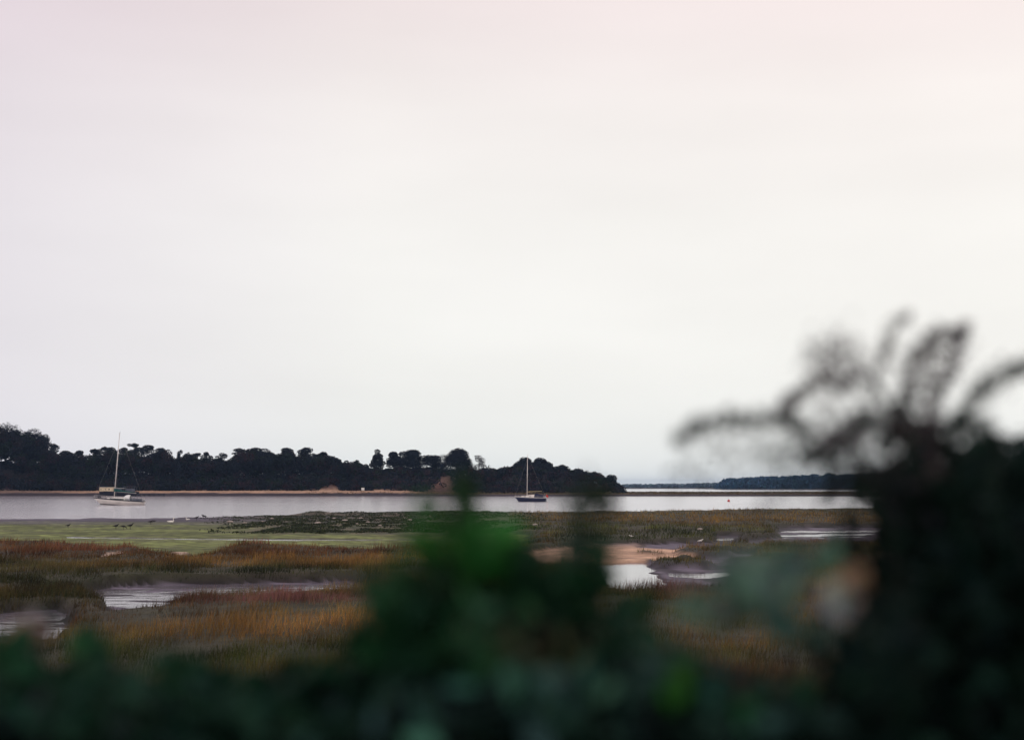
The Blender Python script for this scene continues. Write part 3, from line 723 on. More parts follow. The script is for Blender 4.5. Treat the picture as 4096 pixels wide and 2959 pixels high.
def yacht_white():
    D = 296.0; x = (120.3 - 512) / F * D
    r = empty('sailing_yacht', (x, D, 0)); r.rotation_euler = (math.radians(0), math.radians(3.3), math.radians(4))
    tag(r, 'white-hulled yacht with dark stripe and teal sail cover, moored at the left', 'sailing yacht', 'yachts moored in the channel')
    b = MB(); b.loft(hull_mesh(10.6, 3.3, 1.05, 1.5, .22)); b.build('hull', M['hull_white'], r, True)
    b = MB(); b.loft(hull_mesh(10.6, 3.3, 1.05, 1.5, .22, z_from=.86, z_to=1.02, out=.03), cap=True); b.build('stripe', M['dark'], r)
    b = MB(); b.loft(hull_mesh(10.6, 3.3, 1.05, 1.5, .22, z_from=-.06, z_to=.07, out=.025), cap=True); b.build('boot_top', M['dark'], r)
    # coachroof
    rings = []
    for s, w, h in ((-2.6, .45, .02), (-2.1, .8, .28), (-1.0, .95, .42), (.6, 1.02, .5), (1.3, 1.0, .5), (1.5, .98, .05)):
        rings.append([(s, -w, 1.0), (s, -w * .92, 1.08 + h * .6), (s, -w * .7, 1.12 + h), (s, w * .7, 1.12 + h), (s, w * .92, 1.08 + h * .6), (s, w, 1.0)])
    b = MB(); b.loft(rings); cab = b.build('cabin', M['deck'], r)
    for sgn in (-1, 1):
        b = MB(); b.box(-1.7, 1.1, sgn * .99 - .012, sgn * .99 + .012, 1.16, 1.34); b.build('window', M['glass'], cab)
    b = MB(); b.tube([(-1.0, 0, 1.5), (-.98, 0, 8), (-.95, 0, 14.9)], [.10, .09, .06], 8); m = b.build('mast', M['alu'], r, True)
    b = MB(); b.tube([(-.98, -.9, 8.2), (-.98, .9, 8.2)], .025, 5); b.build('spreader', M['alu'], m)
    b = MB(); b.tube([(-.95, 0, 14.9), (-.8, 0, 15.25)], .012, 4); b.tube([(-1.05, 0, 14.95), (-.7, 0, 14.95)], .015, 4); b.build('wind_vane', M['dark'], m)
    b = MB(); b.tube([(-.9, 0, 2.75), (3.4, 0, 2.62)], .07, 7); b.build('boom', M['alu'], r, True)
    rings = []
    for s, w, h in ((-1.12, .16, .75), (-.7, .2, .55), (.8, .18, .34), (2.2, .14, .24), (3.1, .08, .12)):
        z = 2.72 - (s + 1) * .03
        rings.append([(s, math.cos(a) * w, z + .08 + math.sin(a) * h * .5 + h * .3) for a in np.linspace(0, 2 * math.pi, 9)[:-1]])
    b = MB(); b.loft(rings); b.build('sail_cover', M['teal_cloth'], r, True)
    b = MB(); b.tube([(-5.0, 0, 1.35), (-.97, 0, 13.6)], .005, 4); b.build('forestay', M['alu'], r)
    b = MB(); b.tube([(5.1, 0, 1.1), (-.93, 0, 14.8)], .005, 4); b.build('backstay', M['alu'], r)
    for sgn in (-1, 1):
        b = MB(); b.tube([(-.9, sgn * 1.5, 1.05), (-.98, sgn * .9, 8.2), (-.95, 0, 14.6)], .005, 4); b.build('shroud', M['alu'], r)
    # sprayhood
    rings = []
    for s, h in ((1.0, .25), (1.35, .62), (1.9, .78), (2.3, .74)):
        rings.append([(s, math.cos(a) * .95, 1.45 + math.sin(a) * h) for a in np.linspace(0, math.pi, 9)])
    b = MB(); b.loft(rings, cap=False, closed=False); b.build('sprayhood', M['white'], r, True)
    for sg in (-1, 1):
        b = MB(); b.box(2.35, 4.6, sg * .9 - .05, sg * .9 + .05, 1.05, 1.5); b.build('cockpit_dodger', M['greyboard'], r)
    b = MB(); rail(b, [(-5.1, -.15), (-4.2, -.75), (-2.8, -1.2), (-1, -1.5), (1, -1.56), (3, -1.45), (5.0, -1.1)], 1.08, 1.72)
    rail(b, [(-5.1, .15), (-4.2, .75), (-2.8, 1.2), (-1, 1.5), (1, 1.56), (3, 1.45), (5.0, 1.1)], 1.08, 1.72); b.build('guard_rail', M['alu'], r)
    b = MB(); rings = []
    for s, w, h in ((-4.55, .1, .1), (-4.4, .3, .45), (-3.9, .34, .52), (-3.65, .12, .2)):
        rings.append([(s, math.cos(a) * w, 1.32 + h * .5 + math.sin(a) * h * .5) for a in np.linspace(0, 2 * math.pi, 9)[:-1]])
    b.loft(rings); b.build('sail_bag', M['dark'], r, True)
    b = MB(); b.box(5.05, 5.2, -.04, .04, -.3, 1.3); b.build('rudder', M['dark'], r)

def yacht_navy():
    D = 357.7; x = (530.3 - 512) / F * D
    r = empty('sailing_yacht', (x, D, 0)); r.rotation_euler = (0, math.radians(.5), math.radians(-5))
    tag(r, 'navy-hulled yacht with white cabin and dark cockpit tent, moored mid-channel', 'sailing yacht', 'yachts moored in the channel')
    b = MB(); b.loft(hull_mesh(8.0, 2.7, .98, 1.0, .26)); b.build('hull', M['hull_blue'], r, True)
    b = MB(); b.loft(hull_mesh(8.0, 2.7, .98, 1.0, .26, z_from=.94, z_to=1.06, out=.03)); b.build('rubbing_strake', M['deck'], r)
    rings = []
    for s, w, h in ((-2.6, .35, .0), (-2.2, .62, .32), (-1.0, .8, .4), (-.6, .85, .55), (1.0, .88, .72), (1.15, .86, .05)):
        rings.append([(s, -w, 1.0), (s, -w * .9, 1.04 + h * .6), (s, -w * .68, 1.06 + h), (s, w * .68, 1.06 + h), (s, w * .9, 1.04 + h * .6), (s, w, 1.0)])
    b = MB(); b.loft(rings); cab = b.build('cabin', M['hull_white'], r)
    for sgn in (-1, 1):
        for x0 in (-1.6, -.3):
            b = MB(); b.box(x0, x0 + .55, sgn * .84 - .01, sgn * .84 + .01, 1.2, 1.34); b.build('window', M['glass'], cab)
    b = MB(); b.tube([(-.85, 0, 1.45), (-.83, 0, 6), (-.8, 0, 11.5)], [.10, .09, .06], 8); m = b.build('mast', M['alu'], r, True)
    b = MB(); b.tube([(-.83, -.7, 6.2), (-.83, .7, 6.2)], .02, 5); b.build('spreader', M['alu'], m)
    b = MB(); b.tube([(-.8, 0, 11.5), (-.72, 0, 11.95)], .012, 4); b.build('aerial', M['red'], m)
    b = MB(); b.tube([(-.8, 0, 2.45), (2.9, 0, 2.62)], .06, 7); b.build('boom', M['boom'], r, True)
    b = MB(); b.tube([(-3.9, 0, 1.3), (-.83, 0, 10.6)], .005, 4); b.build('forestay', M['alu'], r)
    b = MB(); b.tube([(3.9, 0, 1.05), (-.8, 0, 11.4)], .005, 4); b.build('backstay', M['alu'], r)
    for sgn in (-1, 1):
        b = MB(); b.tube([(-.8, sgn * 1.2, 1.0), (-.83, sgn * .7, 6.2), (-.8, 0, 11.2)], .005, 4); b.build('shroud', M['alu'], r)
    rings = []
    for s, w, h in ((.75, .8, .35), (1.1, .95, .98), (1.7, 1.02, 1.05), (2.6, .98, .82), (3.15, .9, .70), (3.25, .85, .1)):
        rings.append([(s, math.cos(a) * w, 1.0 + math.sin(a) * h) for a in np.linspace(0, math.pi, 9)])
    b = MB(); b.loft(rings, cap=True, closed=True); b.build('cockpit_tent', M['navy_cloth'], r, True)
    b = MB(); rail(b, [(-3.8, -.12), (-3, -.6), (-2, -.95), (0, -1.27), (2, -1.22), (3.7, -.95)], 1.02, 1.5, .012)
    rail(b, [(-3.8, .12), (-3, .6), (-2, .95), (0, 1.27), (2, 1.22), (3.7, .95)], 1.02, 1.5, .012); b.build('guard_rail', M['alu'], r)
    b = MB(); b.tube([(3.75, 0, .95), (4.0, 0, 1.95)], .02, 5); fs = b.build('flagstaff', M['boom'], r)
    b = MB(); rings = []
    for i in range(6):
        xx = 3.92 + i * .11; y = math.sin(i * 1.3) * .05
        rings.append([(xx, y, 1.85 - i * .05), (xx, y + .012, 1.85 - i * .05), (xx, y + .012, 1.28 - i * .07), (xx, y, 1.28 - i * .07)])
    b.loft(rings); b.build('flag', M['red'], fs)
    b = MB(); b.box(3.85, 4.0, -.03, .03, -.3, 1.0); b.build('rudder', M['dark'], r)

def houseboat():
    D = 545.0; x = (101 - 512) / F * D; k = D / F
    r = empty('houseboat', (x, D, .45))
    tag(r, 'old dark-hulled houseboat with a cream cabin, aground on the left beach', 'houseboat')
    W = 38.5 * k
    rings = []
    for i in range(13):
        s = i / 12; w = 2.0 * math.sin(min(1, (s + .05) / .3) * math.pi / 2) * (1 - .25 * max(0, s - .8) / .2)
        t = 1.25 + .25 * (1 - s) ** 2
        rings.append([(s * W, -w, t), (s * W + .1, -w * .8, 0), (s * W + .1, w * .8, 0), (s * W, w, t)])
    b = MB(); b.loft(rings); b.build('hull', M['dark'], r)
    b = MB(); b.box(.4, 5.7, -1.6, 1.6, 1.3, 3.0); cab = b.build('cabin', M['cream'], r, bevel=.05)
    b = MB(); b.box(.2, 5.9, -1.8, 1.8, 3.0, 3.14); b.build('roof', M['greyboard'], cab)
    for xx, q in ((1.0, .17), (2.7, .17), (4.1, .26)):
        b = MB(); b.tube([(xx, -1.66, 2.1), (xx, -1.59, 2.1)], q, 14); b.build('porthole', M['glass'], cab)
    b = MB(); b.box(6.2, 9.6, -1.4, 1.4, 1.3, 1.75, .1); b.box(6.6, 8.8, -1.1, 1.1, 1.75, 2.5, .15); b.build('deckhouse', M['greyboard'], r)
    b = MB(); b.box(6.0, 9.8, -1.5, 1.5, 2.52, 2.62); b.build('white_rail', M['white'], r)
    for xx in (9.6, 11.0, 12.4, 13.8):
        for y in (-1.3, 1.3):
            b = MB(); b.tube([(xx, y, 1.2), (xx, y, 3.15)], .06, 6); b.build('canopy_post', M['greyboard'], r)
    b = MB(); b.tube([(9.6, -1.42, 2.2), (13.8, -1.42, 2.2)], .05, 6); b.build('canopy_rail', M['greyboard'], r)
    b = MB(); b.box(9.3, 14.1, -1.5, 1.5, 3.15, 3.25); b.build('canopy_roof', M['greyboard'], r)
    b = MB(); b.box(10.0, 13.4, -1.0, 1.0, 1.3, 2.4, .1); b.build('wheelhouse', M['greyboard'], r)
    # pontoon
    D2 = 541.0; p = empty('pontoon', ((135 - 512) / F * D2, D2, .05))
    tag(p, 'long low dark landing stage running right from the houseboat', 'landing stage')
    L = 31 * D2 / F
    b = MB(); b.box(0, L, -.9, .9, .45, .75); b.build('deck', M['dark'], p)
    for i in range(7):
        for y in (-.7, .7):
            b = MB(); b.tube([(.4 + i * (L - .8) / 6, y, -1), (.4 + i * (L - .8) / 6, y, .95)], .12, 7); b.build('pile', M['dark'], p)

def small_things():
    D = 362.0; x = (727.8 - 512) / F * D
    r = empty('mooring_buoy', (x, D, 0)); tag(r, 'small red mooring buoy alone on the channel at the right', 'buoy')
    rings = []
    for a in np.linspace(-1.3, 1.4, 9):
        rings.append([(math.cos(t) * .36 * math.cos(a), math.sin(t) * .36 * math.cos(a), .16 + .3 * math.sin(a)) for t in np.linspace(0, 2 * math.pi, 15)[:-1]])
    b = MB(); b.loft(rings); b.build('float', M['red'], r, True)
    b = MB(); b.tube([(0, 0, .42), (0, 0, .6)], .03, 6)
    b.tube([(math.cos(t) * .08, 0, .66 + math.sin(t) * .08) for t in np.linspace(0, 6.28, 11)], .015, 5); b.build('ring', M['dark'], r)
    D = 562.0; x = (363.4 - 512) / F * D; z = float(head_fields(np.array([x]), np.array([D]))[0][0])
    r = empty('sign_board', (x, D, z)); tag(r, 'tiny white notice board on the sand below the wooded slope', 'sign')
    b = MB(); b.box(-.6, .6, -.04, .04, .35, 1.35); b.build('board', M['white'], r)
    for sx in (-.45, .45):
        b = MB(); b.box(sx - .05, sx + .05, .045, .14, -.2, 1.3); b.build('post', M['bark'], r)

def bird(name, u, v, size, pose, white, face, label, group):
    """one continuous body: tail, trunk, neck, head and bill lofted together; legs reach the mud"""
    x, y = [float(c) for c in onplane(u, v, .08)]
    z = float(marsh_fields(np.array([x]), np.array([y]))[0][0]); z = max(z, 0.0)
    r = empty(name, (x, y, z)); size = size * .82; r.scale = (size * face, size, size); tag(r, label, 'bird', group)
    leg = .22 if pose != 'sit' else .02
    if pose == 'peck': spine = [(-.5, .30, .015, .01), (-.32, .27, .06, .05), (-.05, .24, .12, .12), (.18, .20, .11, .12), (.32, .12, .05, .055), (.40, .04, .04, .04), (.44, -.03, .05, .05), (.47, -.10, .03, .03), (.50, -.20, .008, .008)]
    elif pose == 'sit': spine = [(-.5, .24, .02, .01), (-.34, .20, .09, .07), (-.05, .16, .17, .15), (.2, .17, .15, .14), (.30, .28, .05, .06), (.27, .42, .035, .04), (.25, .55, .035, .04), (.30, .63, .05, .05), (.38, .62, .035, .035), (.5, .58, .012, .01)]
    else: spine = [(-.5, .20, .015, .01), (-.32, .22, .06, .05), (-.05, .24, .12, .12), (.16, .28, .11, .12), (.26, .38, .05, .055), (.30, .46, .05, .05), (.36, .47, .035, .035), (.48, .45, .01, .008)]
    rings = []
    for i, (px, pz, w, h) in enumerate(spine):
        a = spine[max(i - 1, 0)]; c = spine[min(i + 1, len(spine) - 1)]
        d = Vector((c[0] - a[0], 0, c[1] - a[1])).normalized(); nrm = Vector((-d.z, 0, d.x))
        rings.append([tuple(Vector((px, 0, pz + leg)) + nrm * math.cos(t) * h + Vector((0, 1, 0)) * math.sin(t) * w) for t in np.linspace(0, 2 * math.pi, 11)[:-1]])
    b = MB(); b.loft(rings); b.build('body', M['birdwhite'] if white else M['birddark'], r, True)
    for s in (-1, 1):
        b = MB(); b.tube([(.02, s * .05, leg + .16), (.0, s * .05, leg * .5), (.03, s * .05, 0)], .014, 5)
        for t in (-.35, 0, .35): b.tube([(.03, s * .05, .008), (.13, s * .05 + t * .1, .005)], .008, 4)
        b.build('leg', M['birddark'], r)

def build_birds():
    g = 'dark waders feeding on the green mudflat'
    bird('wader', 68, 527.6, .75, 'stand', 0, 1, 'dark upright wader, leftmost and alone on the green mudflat', g)
    bird('wader', 115.8, 528.5, .85, 'stand', 0, 1, 'dark wader, left one of the three in a row on green mud', g)
    bird('wader', 123.4, 528.6, .8, 'peck', 0, 1, 'dark wader, middle one of the three in a row on green mud', g)
    bird('wader', 130.1, 528.5, .95, 'stand', 0, 1, 'dark wader, right one of the three in a row on green mud', g)
    bird('wader', 150.6, 523.7, .8, 'stand', 0, 1, 'dark wader at the edge of grey mud, left of the swan', g)
    bird('wader', 154.4, 521.9, .6, 'peck', 0, -1, 'smaller dark wader just behind the one left of the swan', g)
    bird('wader', 196.4, 519.4, .85, 'stand', 0, 1, 'dark bird on grey mud where the seaweed begins', g)
    bird('wader', 203.8, 518.4, .9, 'stand', 0, -1, 'dark bird standing upright against the water above the seaweed', g)
    bird('swan', 171, 522.4, 1.1, 'sit', 1, 1, 'pale swan resting at the grey edge of the mudflat', 'large pale birds on the mudflat edge')
    bird('gull', 187.6, 519.4, .75, 'sit', 1, -1, 'pale bird by the water between the swan and the seaweed', 'large pale birds on the mudflat edge')
    bird('gull', 700.4, 542.6, .55, 'stand', 1, 1, 'white gull standing on mud at the right end of the sand bar', 'white gulls near the sand bar')
    bird('gull', 631, 541.4, .45, 'stand', 1, -1, 'white gull on the dark bank above the middle of the sand bar', 'white gulls near the sand bar')

def build_stones():
    spots = [(229.8, 521), (262.5, 521.6), (302.7, 518), (285, 517.2), (289.8, 526.2), (357, 525.2), (368, 522), (360.7, 518.6), (396, 516.2), (334, 518), (245, 523), (272, 519), (318, 522.5), (345, 520.5), (380, 526), (410, 521), (535, 528.5), (700, 533.0)]
    R = np.random.default_rng(77)
    for k, (u, v) in enumerate(spots):
        x, y = [float(c) for c in onplane(u, v, .15)]
        z = float(marsh_fields(np.array([x]), np.array([y]))[0][0])
        s = R.uniform(.14, .30)
        rings = []
        for a in np.linspace(-1.35, 1.4, 6):
            rings.append([(math.cos(t) * s * math.cos(a) * R.uniform(.8, 1.2) * 1.5, math.sin(t) * s * math.cos(a) * R.uniform(.8, 1.2), math.sin(a) * s * .45 * R.uniform(.9, 1.1)) for t in np.linspace(0, 2 * math.pi, 10)[:-1]])
        b = MB(); b.loft(rings); o = b.build('pale_stone', M['stone']); o.location = (x, y, z + .1); o.rotation_euler = (0, 0, R.uniform(0, 3))
        if u < 500: tag(o, 'small pale stone lying among the dark seaweed of the mudflat edge', 'stone', 'pale stones in the seaweed bed')
        elif u < 600: tag(o, 'pale stone on the green marsh right of the bright green shoot', 'stone')
        else: tag(o, 'pale stone on the dark marsh bank above the right end of the sand', 'stone')

# ------------------------------------------------------------------ plants close to the lens
def GZ(x, y): return float(marsh_fields(np.array([x]), np.array([y]))[0][0])

def plume_reed(name, label, pts, s, thick, dens, col, seed, hang=0.0, hangdens=0, root=None, group='plumed stems leaning over the bush at the right'):
    s = s * .93; dens = dens * .85; thick = thick * .98
    """pts: (u,v) path of the seed head from its base to its tip, s metres from the lens."""
    R = np.random.default_rng(seed)
    W = at(np.array([p[0] for p in pts]), np.array([p[1] for p in pts]), s)
    W = W + R.normal(0, .004, W.shape)
    ru, rv = root or (pts[0][0] + 20, 760)
    ru = ru + R.uniform(-10, 130)
    low = at(np.array([ru]), np.array([min(rv, 800)]), s)[0]
    g = np.array((low[0] * 1.02, s + .12, GZ(low[0], s + .12)))
    e = empty(name, g); tag(e, label, 'plant', group)
    stalk = np.vstack([[g], [low * .35 + g * .65], [low], W]) ; stalk[1][2] = g[2] + .55 * (low[2] - g[2])
    b = MB(); b.tube(stalk - g, list(np.linspace(.0016, .0008, len(stalk))), 6); b.build('stalk', M['twig'], e, True)
    # smooth sampling of head
    seg = np.linalg.norm(np.diff(W, axis=0), axis=1); cum = np.concatenate([[0], np.cumsum(seg)]); tot = cum[-1]
    n = int(dens * tot * 1000)
    t = R.uniform(0, tot, n); P = np.stack([np.interp(t, cum, W[:, k]) for k in range(3)], -1)
    prof = .35 + .65 * np.sin(np.clip(t / tot, 0, 1) * math.pi * .85 + .25)
    P = P + R.normal(0, 1, (n, 3)) * (thick * .38 * prof)[:, None]
    if hangdens:
        m = int(hangdens * tot * 1000); t2 = R.uniform(0, tot, m); Q = np.stack([np.interp(t2, cum, W[:, k]) for k in range(3)], -1)
        Q[:, 2] -= R.uniform(0, 1, m) * hang; Q[:, 0] += R.normal(0, .006, m); P = np.vstack([P, Q])
    V = leaf_quads(P - g, R.uniform(.006, .014, len(P)), .22, R=R)
    mesh_np('plume', V, 4, M['plume'], e, np.repeat(leafcol(R, len(P), col, .3), 4, 0))
    return e

def shrub(name, label, clusters, stems, s0, seed, cat='shrub', group=None):
    """clusters: (u, v, ru, rv, s, ds, n leaves, leaf length, colour)."""
    R = np.random.default_rng(seed)
    gx = at(np.array([stems[0][0][0]]), np.array([700.]), s0)[0][0]
    g = np.array((gx, s0 + .05, GZ(gx, s0 + .05)))
    e = empty(name, g); tag(e, label, cat, group)
    b = MB()
    P = []; S = []; C = []
    for path in stems:
        Q = [at(np.array([p[0]]), np.array([p[1]]), p[2] if len(p) > 2 else s0)[0] for p in path]
        foot = g + np.array((R.normal(0, .05), R.normal(0, .04), 0))
        pts = [foot, foot * .4 + Q[0] * .6 - np.array((0, 0, .15))] + Q
        b.tube([np.array(p) - g for p in pts], list(np.linspace(.003, .001, len(pts))), 6)
    for (u, v, ru, rv, s, ds, n, ll, c) in clusters:
        tri = lambda: R.uniform(-.58, .58, n) + R.uniform(-.58, .58, n)
        uu = u + tri() * ru; vv = v + tri() * rv
        ss = np.clip(s + tri() * ds, .62, 6)
        W = at(uu, vv, ss); P.append(W); S.append(R.uniform(.6, 1.25, n) * ll); C.append(leafcol(R, n, c, .45))
        cpt = at(np.array([u]), np.array([v]), s)[0]
        b.tube([g * 0, (cpt - g) * np.array((.6, .6, .5)), cpt - g], [.0022, .0012, .0006], 5)
    b.build('stem', M['twig'], e, True)
    P = np.concatenate(P); P[:, 2] = np.maximum(P[:, 2], 2.4)
    V = leaf_quads(P - g, np.concatenate(S), .5, upbias=.2, R=R)
    mesh_np('foliage', V, 4, M['leaf'], e, np.repeat(np.concatenate(C), 4, 0))
    return e

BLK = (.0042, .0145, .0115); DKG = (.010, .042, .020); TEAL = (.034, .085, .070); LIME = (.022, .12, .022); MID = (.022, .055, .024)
def build_near():
    # plumes at the upper right
    pc = (.075, .055, .065)
    dk = (.018, .030, .026)
    plume_reed('reed', 'plumed stem arching furthest left, its dark tip drooping towards the water', [(806, 428), (774, 421), (749, 422), (730, 420), (712, 420), (697, 424), (686, 432), (679, 443)], 1.2, .013, 4.2, dk, 1, .05, 2.0, root=(900, 600))
    plume_reed('reed', 'curled plume standing above the left drooping one, hooked to the right', [(792, 416), (796, 406), (803, 395), (814, 383), (829, 377), (842, 385), (852, 383)], 1.25, .011, 4.0, pc, 2, .01, .3, root=(845, 560))
    plume_reed('reed', 'pale arched plume behind the curled one, its loop facing the sky', [(857, 384), (856, 366), (846, 350), (829, 340), (815, 348), (808, 363)], 1.1, .024, 1.5, pc, 3, .02, .9, root=(880, 560))
    plume_reed('reed', 'thin straight pale plume pointing up, highest of all the stems', [(876, 376), (880, 363), (887, 345), (897, 328), (909, 308)], 1.25, .010, 2.2, (.07, .055, .055), 4, root=(905, 560))
    plume_reed('reed', 'tall arch rising left and bending to a dark tip at the top right', [(905, 395), (908, 380), (913, 361), (925, 342), (940, 331), (954, 327), (967, 327)], 1.25, .012, 3.9, pc, 5, .035, 1.0, root=(925, 560))
    plume_reed('reed', 'straight plume leaning up into the dark tip of the tall arch', [(932, 430), (935, 411), (940, 388), (948, 368), (957, 345), (965, 331)], 1.3, .012, 3.6, pc, 6, .01, .4, root=(935, 560))
    plume_reed('reed', 'long plume curving out past the right edge of the picture', [(940, 434), (959, 416), (974, 399), (992, 382), (1024, 367), (1060, 357)], 1.25, .013, 4.4, dk, 7, .02, .5, root=(955, 560))
    plume_reed('reed', 'thick dark plume sweeping down left to the far wood', [(905, 414), (882, 423), (866, 421), (855, 421), (838, 438), (822, 454), (806, 464)], 1.15, .015, 6.2, dk, 8, .04, 2.2, root=(915, 600))
    plume_reed('reed', 'faint grey plume filling the space between the curled one and the arch', [(900, 425), (888, 400), (876, 384), (872, 368)], 1.1, .03, .8, pc, 9, .03, .7, root=(905, 600))
    plume_reed('reed', 'low drooping plume hanging below the leftmost arch over the far shore', [(860, 440), (835, 438), (800, 434), (775, 445), (765, 458)], 1.1, .022, 1.2, dk, 10, .045, 1.5, root=(890, 620))
    plume_reed('reed', 'soft grey plume leaning left under the tall arch, above the thick dark plume', [(935, 440), (920, 420), (915, 395), (925, 370), (935, 350)], 1.05, .03, .7, pc, 21, .03, 1.2, root=(940, 620))
    plume_reed('reed', 'faint low plume drooping left of the black bush, just above the far wood', [(930, 466), (900, 458), (868, 456), (846, 462), (826, 474)], 1.05, .024, 1.6, (.035, .035, .04), 22, .035, 1.4, root=(930, 620))
    plume_reed('reed', 'short plume curving right between the straight plume and the long right one', [(930, 440), (950, 436), (972, 426), (988, 428)], 1.15, .017, 5.0, dk, 23, .03, 1.6, root=(955, 620))
    plume_reed('reed', 'dark upright plume standing in the middle of the cluster, left of the black bush', [(903, 470), (904, 455), (907, 436), (903, 418), (901, 408)], 1.15, .015, 6.0, dk, 24, .01, .5, root=(905, 640))
    plume_reed('reed', 'broad faint haze of seed hanging between the left drooping plume and the thick dark one', [(850, 440), (838, 425), (826, 412), (822, 400)], 1.0, .026, 3.0, pc, 25, 0, 0, root=(880, 620))
    # the black bush on the right
    cl = []
    for (u, v, ru, rv, n) in ((945, 438, 60, 18, 50), (985, 448, 26, 20, 50), (956, 464, 90, 26, 170), (890, 482, 60, 22, 50), (1000, 488, 60, 30, 460), (940, 505, 80, 36, 330), (1030, 462, 30, 30, 120), (905, 510, 60, 50, 70), (880, 575, 70, 110, 70), (862, 650, 80, 90, 150),
                              (1020, 550, 90, 70, 2500), (965, 550, 70, 70, 1100), (918, 566, 70, 90, 200), (884, 500, 46, 50, 30),
                              (956, 610, 76, 80, 1300), (1010, 630, 100, 90, 3400), (920, 670, 70, 70, 1100), (985, 705, 120, 80, 3800), (905, 730, 80, 44, 900), (1135, 600, 90, 150, 2600), (1100, 720, 120, 110, 2000)):
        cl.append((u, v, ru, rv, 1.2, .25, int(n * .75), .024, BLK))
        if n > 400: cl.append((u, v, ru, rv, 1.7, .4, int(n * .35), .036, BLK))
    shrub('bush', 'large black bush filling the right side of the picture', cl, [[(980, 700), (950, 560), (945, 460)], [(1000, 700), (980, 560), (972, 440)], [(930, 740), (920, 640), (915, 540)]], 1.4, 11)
    # pale bud and leaf in front of the black bush
    shrub('seed_stem', 'pale grey leaf with a tan seed head above it, in front of the black bush',
          [(854, 577, 10, 8, .82, .02, 40, .011, (.30, .20, .14)), (846, 590, 8, 8, .82, .02, 14, .014, (.2, .2, .18)), (838, 601, 11, 12, .82, .02, 84, .016, (.32, .33, .32))],
          [[(850, 740), (835, 640), (854, 578)]], .82, 12, 'plant')
    # middle bush
    cl = [
        (462, 490, 9, 20, 1.0, .05, 16, .018, MID), (464, 520, 15, 30, .95, .05, 36, .02, MID), (466, 482, 14, 8, 1.0, .05, 8, .018, MID),
        (446, 545, 52, 36, .88, .06, 50, .022, LIME), (484, 556, 40, 30, .88, .06, 56, .022, LIME), (498, 552, 26, 22, .88, .06, 34, .022, LIME), (425, 578, 40, 24, .9, .06, 36, .022, MID),
        (420, 503, 26, 8, .9, .05, 9, .018, (.05, .04, .04)), (530, 582, 56, 26, .9, .06, 80, .022, DKG),
        (583, 492, 18, 16, .92, .05, 12, .02, (.02, .035, .022)), (590, 525, 24, 36, .92, .05, 26, .02, (.02, .035, .022)), (587, 570, 26, 34, .92, .06, 40, .022, DKG), (640, 612, 20, 30, .9, .06, 16, .022, DKG), (395, 585, 14, 30, .88, .06, 14, .022, MID), (530, 560, 14, 26, .88, .06, 12, .022, DKG),
        (470, 618, 100, 50, .95, .1, 300, .024, DKG), (552, 632, 90, 50, .95, .1, 250, .024, DKG), (425, 654, 76, 50, .9, .1, 230, .026, DKG), (520, 674, 116, 50, .95, .1, 560, .026, BLK), (600, 668, 60, 44, .95, .1, 170, .026, DKG),
        (630, 640, 60, 40, .9, .1, 24, .024, DKG), (520, 722, 150, 46, .9, .12, 1000, .03, BLK), (395, 616, 36, 34, .88, .06, 44, .022, (.02, .08, .03)),
        (440, 715, 60, 44, .8, .06, 50, .026, TEAL), (545, 705, 50, 40, .8, .06, 100, .026, TEAL), (640, 690, 40, 40, .8, .06, 60, .026, TEAL), (520, 650, 70, 40, .85, .06, 50, .024, (.05, .06, .035)), (480, 640, 50, 40, .8, .06, 40, .022, (.02, .07, .03)),
    ]
    shrub('bush', 'dark green bush in the middle with bright green tips and two upright shoots', cl,
          [[(470, 700), (463, 560), (463, 470)], [(560, 700), (586, 560), (588, 465)], [(430, 720), (420, 640), (400, 590)]], .95, 13)
    # low foliage along the bottom
    cl = []
    for (u, v, ru, rv, n) in ((-20, 722, 90, 44, 620), (90, 728, 100, 40, 620), (200, 730, 110, 38, 620), (310, 728, 110, 40, 620), (400, 712, 80, 44, 420), (40, 692, 90, 22, 150), (150, 704, 110, 20, 170), (270, 700, 110, 22, 170), (8, 672, 40, 26, 50), (366, 676, 60, 24, 70), (95, 662, 24, 30, 34), (20, 655, 34, 34, 34), (180, 668, 14, 26, 14), (300, 678, 18, 28, 20), (215, 684, 30, 16, 22), (320, 684, 26, 18, 22), (150, 765, 320, 26, 1200),
                              (120, 674, 90, 14, 16), (250, 678, 110, 14, 16)):
        cl.append((u, v, ru, rv, 1.0, .14, n, .028, BLK if n > 300 else DKG))
    for (u, v, n) in ((70, 715, 40), (150, 722, 40), (240, 706, 36), (200, 735, 40), (300, 728, 36), (340, 700, 24), (110, 690, 20), (370, 735, 36)):
        cl.append((u, v, 54, 30, .85, .05, n, .024, (.014, .045, .030)))
    shrub('bush', 'low near-black foliage along the bottom left corner', cl, [[(60, 740), (40, 690), (30, 640)], [(250, 740), (260, 700), (280, 660)]], 1.0, 14)
    shrub('seed_stem', 'two pale tan seed heads over the creek at the lower left edge', [(19, 631, 9, 10, 1.05, .02, 60, .012, (.45, .27, .17)), (39, 629, 11, 9, 1.05, .02, 70, .012, (.42, .25, .19)), (28, 622, 20, 5, 1.05, .02, 22, .012, (.3, .24, .22))],
          [[(30, 740), (22, 680), (19, 631)], [(34, 740), (38, 690), (39, 629)]], 1.05, 15, 'plant')
    cl = []
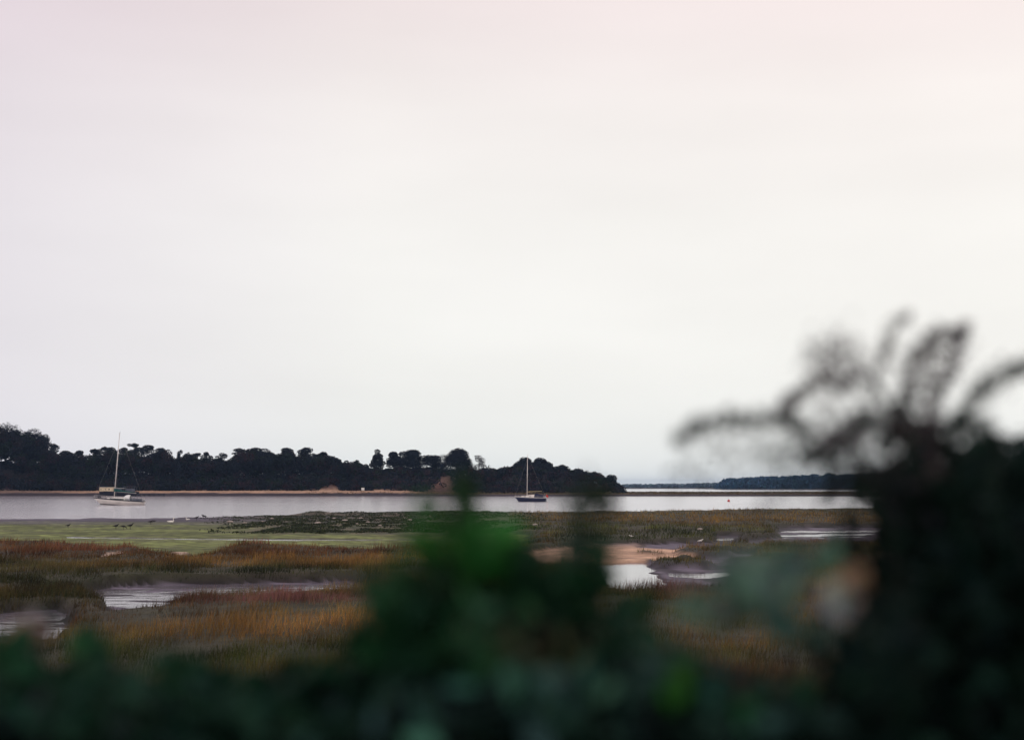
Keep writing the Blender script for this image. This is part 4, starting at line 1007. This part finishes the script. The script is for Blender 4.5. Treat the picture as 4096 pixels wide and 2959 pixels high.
    for (u, v, ru, rv, n, c) in ((650, 732, 100, 36, 420, BLK), (760, 728, 110, 34, 420, BLK), (870, 700, 50, 50, 320, BLK), (720, 765, 220, 26, 800, BLK), (892, 640, 30, 50, 60, BLK),
                                 (700, 700, 60, 20, 30, DKG), (790, 705, 60, 24, 50, DKG),
                                 (690, 672, 70, 22, 40, TEAL), (725, 602, 60, 26, 34, (.08, .15, .11)), (765, 580, 44, 26, 34, (.10, .17, .13)), (790, 618, 34, 26, 26, TEAL), (760, 720, 50, 34, 90, TEAL), (830, 730, 50, 34, 80, TEAL), (790, 680, 60, 24, 16, (.07, .045, .04)),
                                 (640, 720, 24, 30, 60, TEAL), (672, 686, 12, 18, 46, (.04, .16, .02)), (748, 716, 20, 18, 50, (.03, .15, .05)), (800, 556, 60, 16, 16, (.08, .14, .11))):
        cl.append((u, v, ru, rv, .85, .1, n, .025, c))
    shrub('bush', 'silvery blue-green foliage at the bottom between the middle bush and the black one', cl, [[(700, 745), (690, 690), (672, 640)], [(790, 745), (790, 660), (770, 580)]], .88, 16)

def dark_tree():
    """the sharp dark tree cut by the right edge of the picture"""
    R = np.random.default_rng(91)
    D = 17.0; x = (1062 - 512) / F * D; z0 = GZ(x, D) - .05
    e = empty('dark_tree', (x, D, z0)); tag(e, 'dark tree cut by the right edge of the picture above the black bush', 'tree')
    h = CAMZ + (485 - 425) / F * D - z0
    b = MB(); b.tube([(0, 0, 0), (.05, 0, h * .4), (-.03, 0, h * .8)], [.11, .08, .02], 8)
    P = []; S = []; C = []
    for k in range(26):
        a = R.uniform(0, 6.28); f = R.uniform(.1, .95); rr = .62 * math.sqrt(max(.08, 1 - (2 * abs(f - .42)) ** 2 * .7)) * R.uniform(.4, 1)
        c = np.array((rr * math.cos(a), rr * math.sin(a), h * f)); b.tube([(0, 0, h * f * .8), tuple(c)], [.03, .008], 5, cap=False)
        m = 420; P.append(lump_leaves(R, *c, .24, .2, m, .05)); S.append(R.uniform(.03, .07, m)); C.append(leafcol(R, m, (.012, .016, .018)))
    b.build('trunk', M['bark'], e); P = np.concatenate(P)
    mesh_np('crown', leaf_quads(P, np.concatenate(S), .6, R=R), 4, M['wood_leaf'], e, np.repeat(np.concatenate(C), 4, 0))

# ------------------------------------------------------------------ water and haze
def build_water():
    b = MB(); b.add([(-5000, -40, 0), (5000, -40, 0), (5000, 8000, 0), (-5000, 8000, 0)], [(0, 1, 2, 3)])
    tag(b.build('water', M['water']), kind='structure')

def build_haze():
    m = bpy.data.materials.new('haze_air'); m.use_nodes = True; N = m.node_tree.nodes; L = m.node_tree.links
    N.remove(N['Principled BSDF']); v = N.new('ShaderNodeVolumePrincipled')
    v.inputs['Color'].default_value = (.42, .64, 1.0, 1); v.inputs['Density'].default_value = .00008; v.inputs['Anisotropy'].default_value = .0
    L.new(v.outputs[0], N['Material Output'].inputs['Volume'])
    b = MB(); b.box(-5200, 5200, -60, 8200, -2.2, 34); o = b.build('haze', m)
    tag(o, 'thin pale sea haze over the whole estuary', 'haze', kind='stuff')

build_world(); build_camera(); build_water(); build_marsh(); build_grass(); build_headland(); build_far()
for i, t in enumerate(TREES): make_tree(*t, seed=100 + i)
yacht_white(); yacht_navy(); houseboat(); small_things(); build_birds(); build_stones(); build_near(); dark_tree(); build_haze()
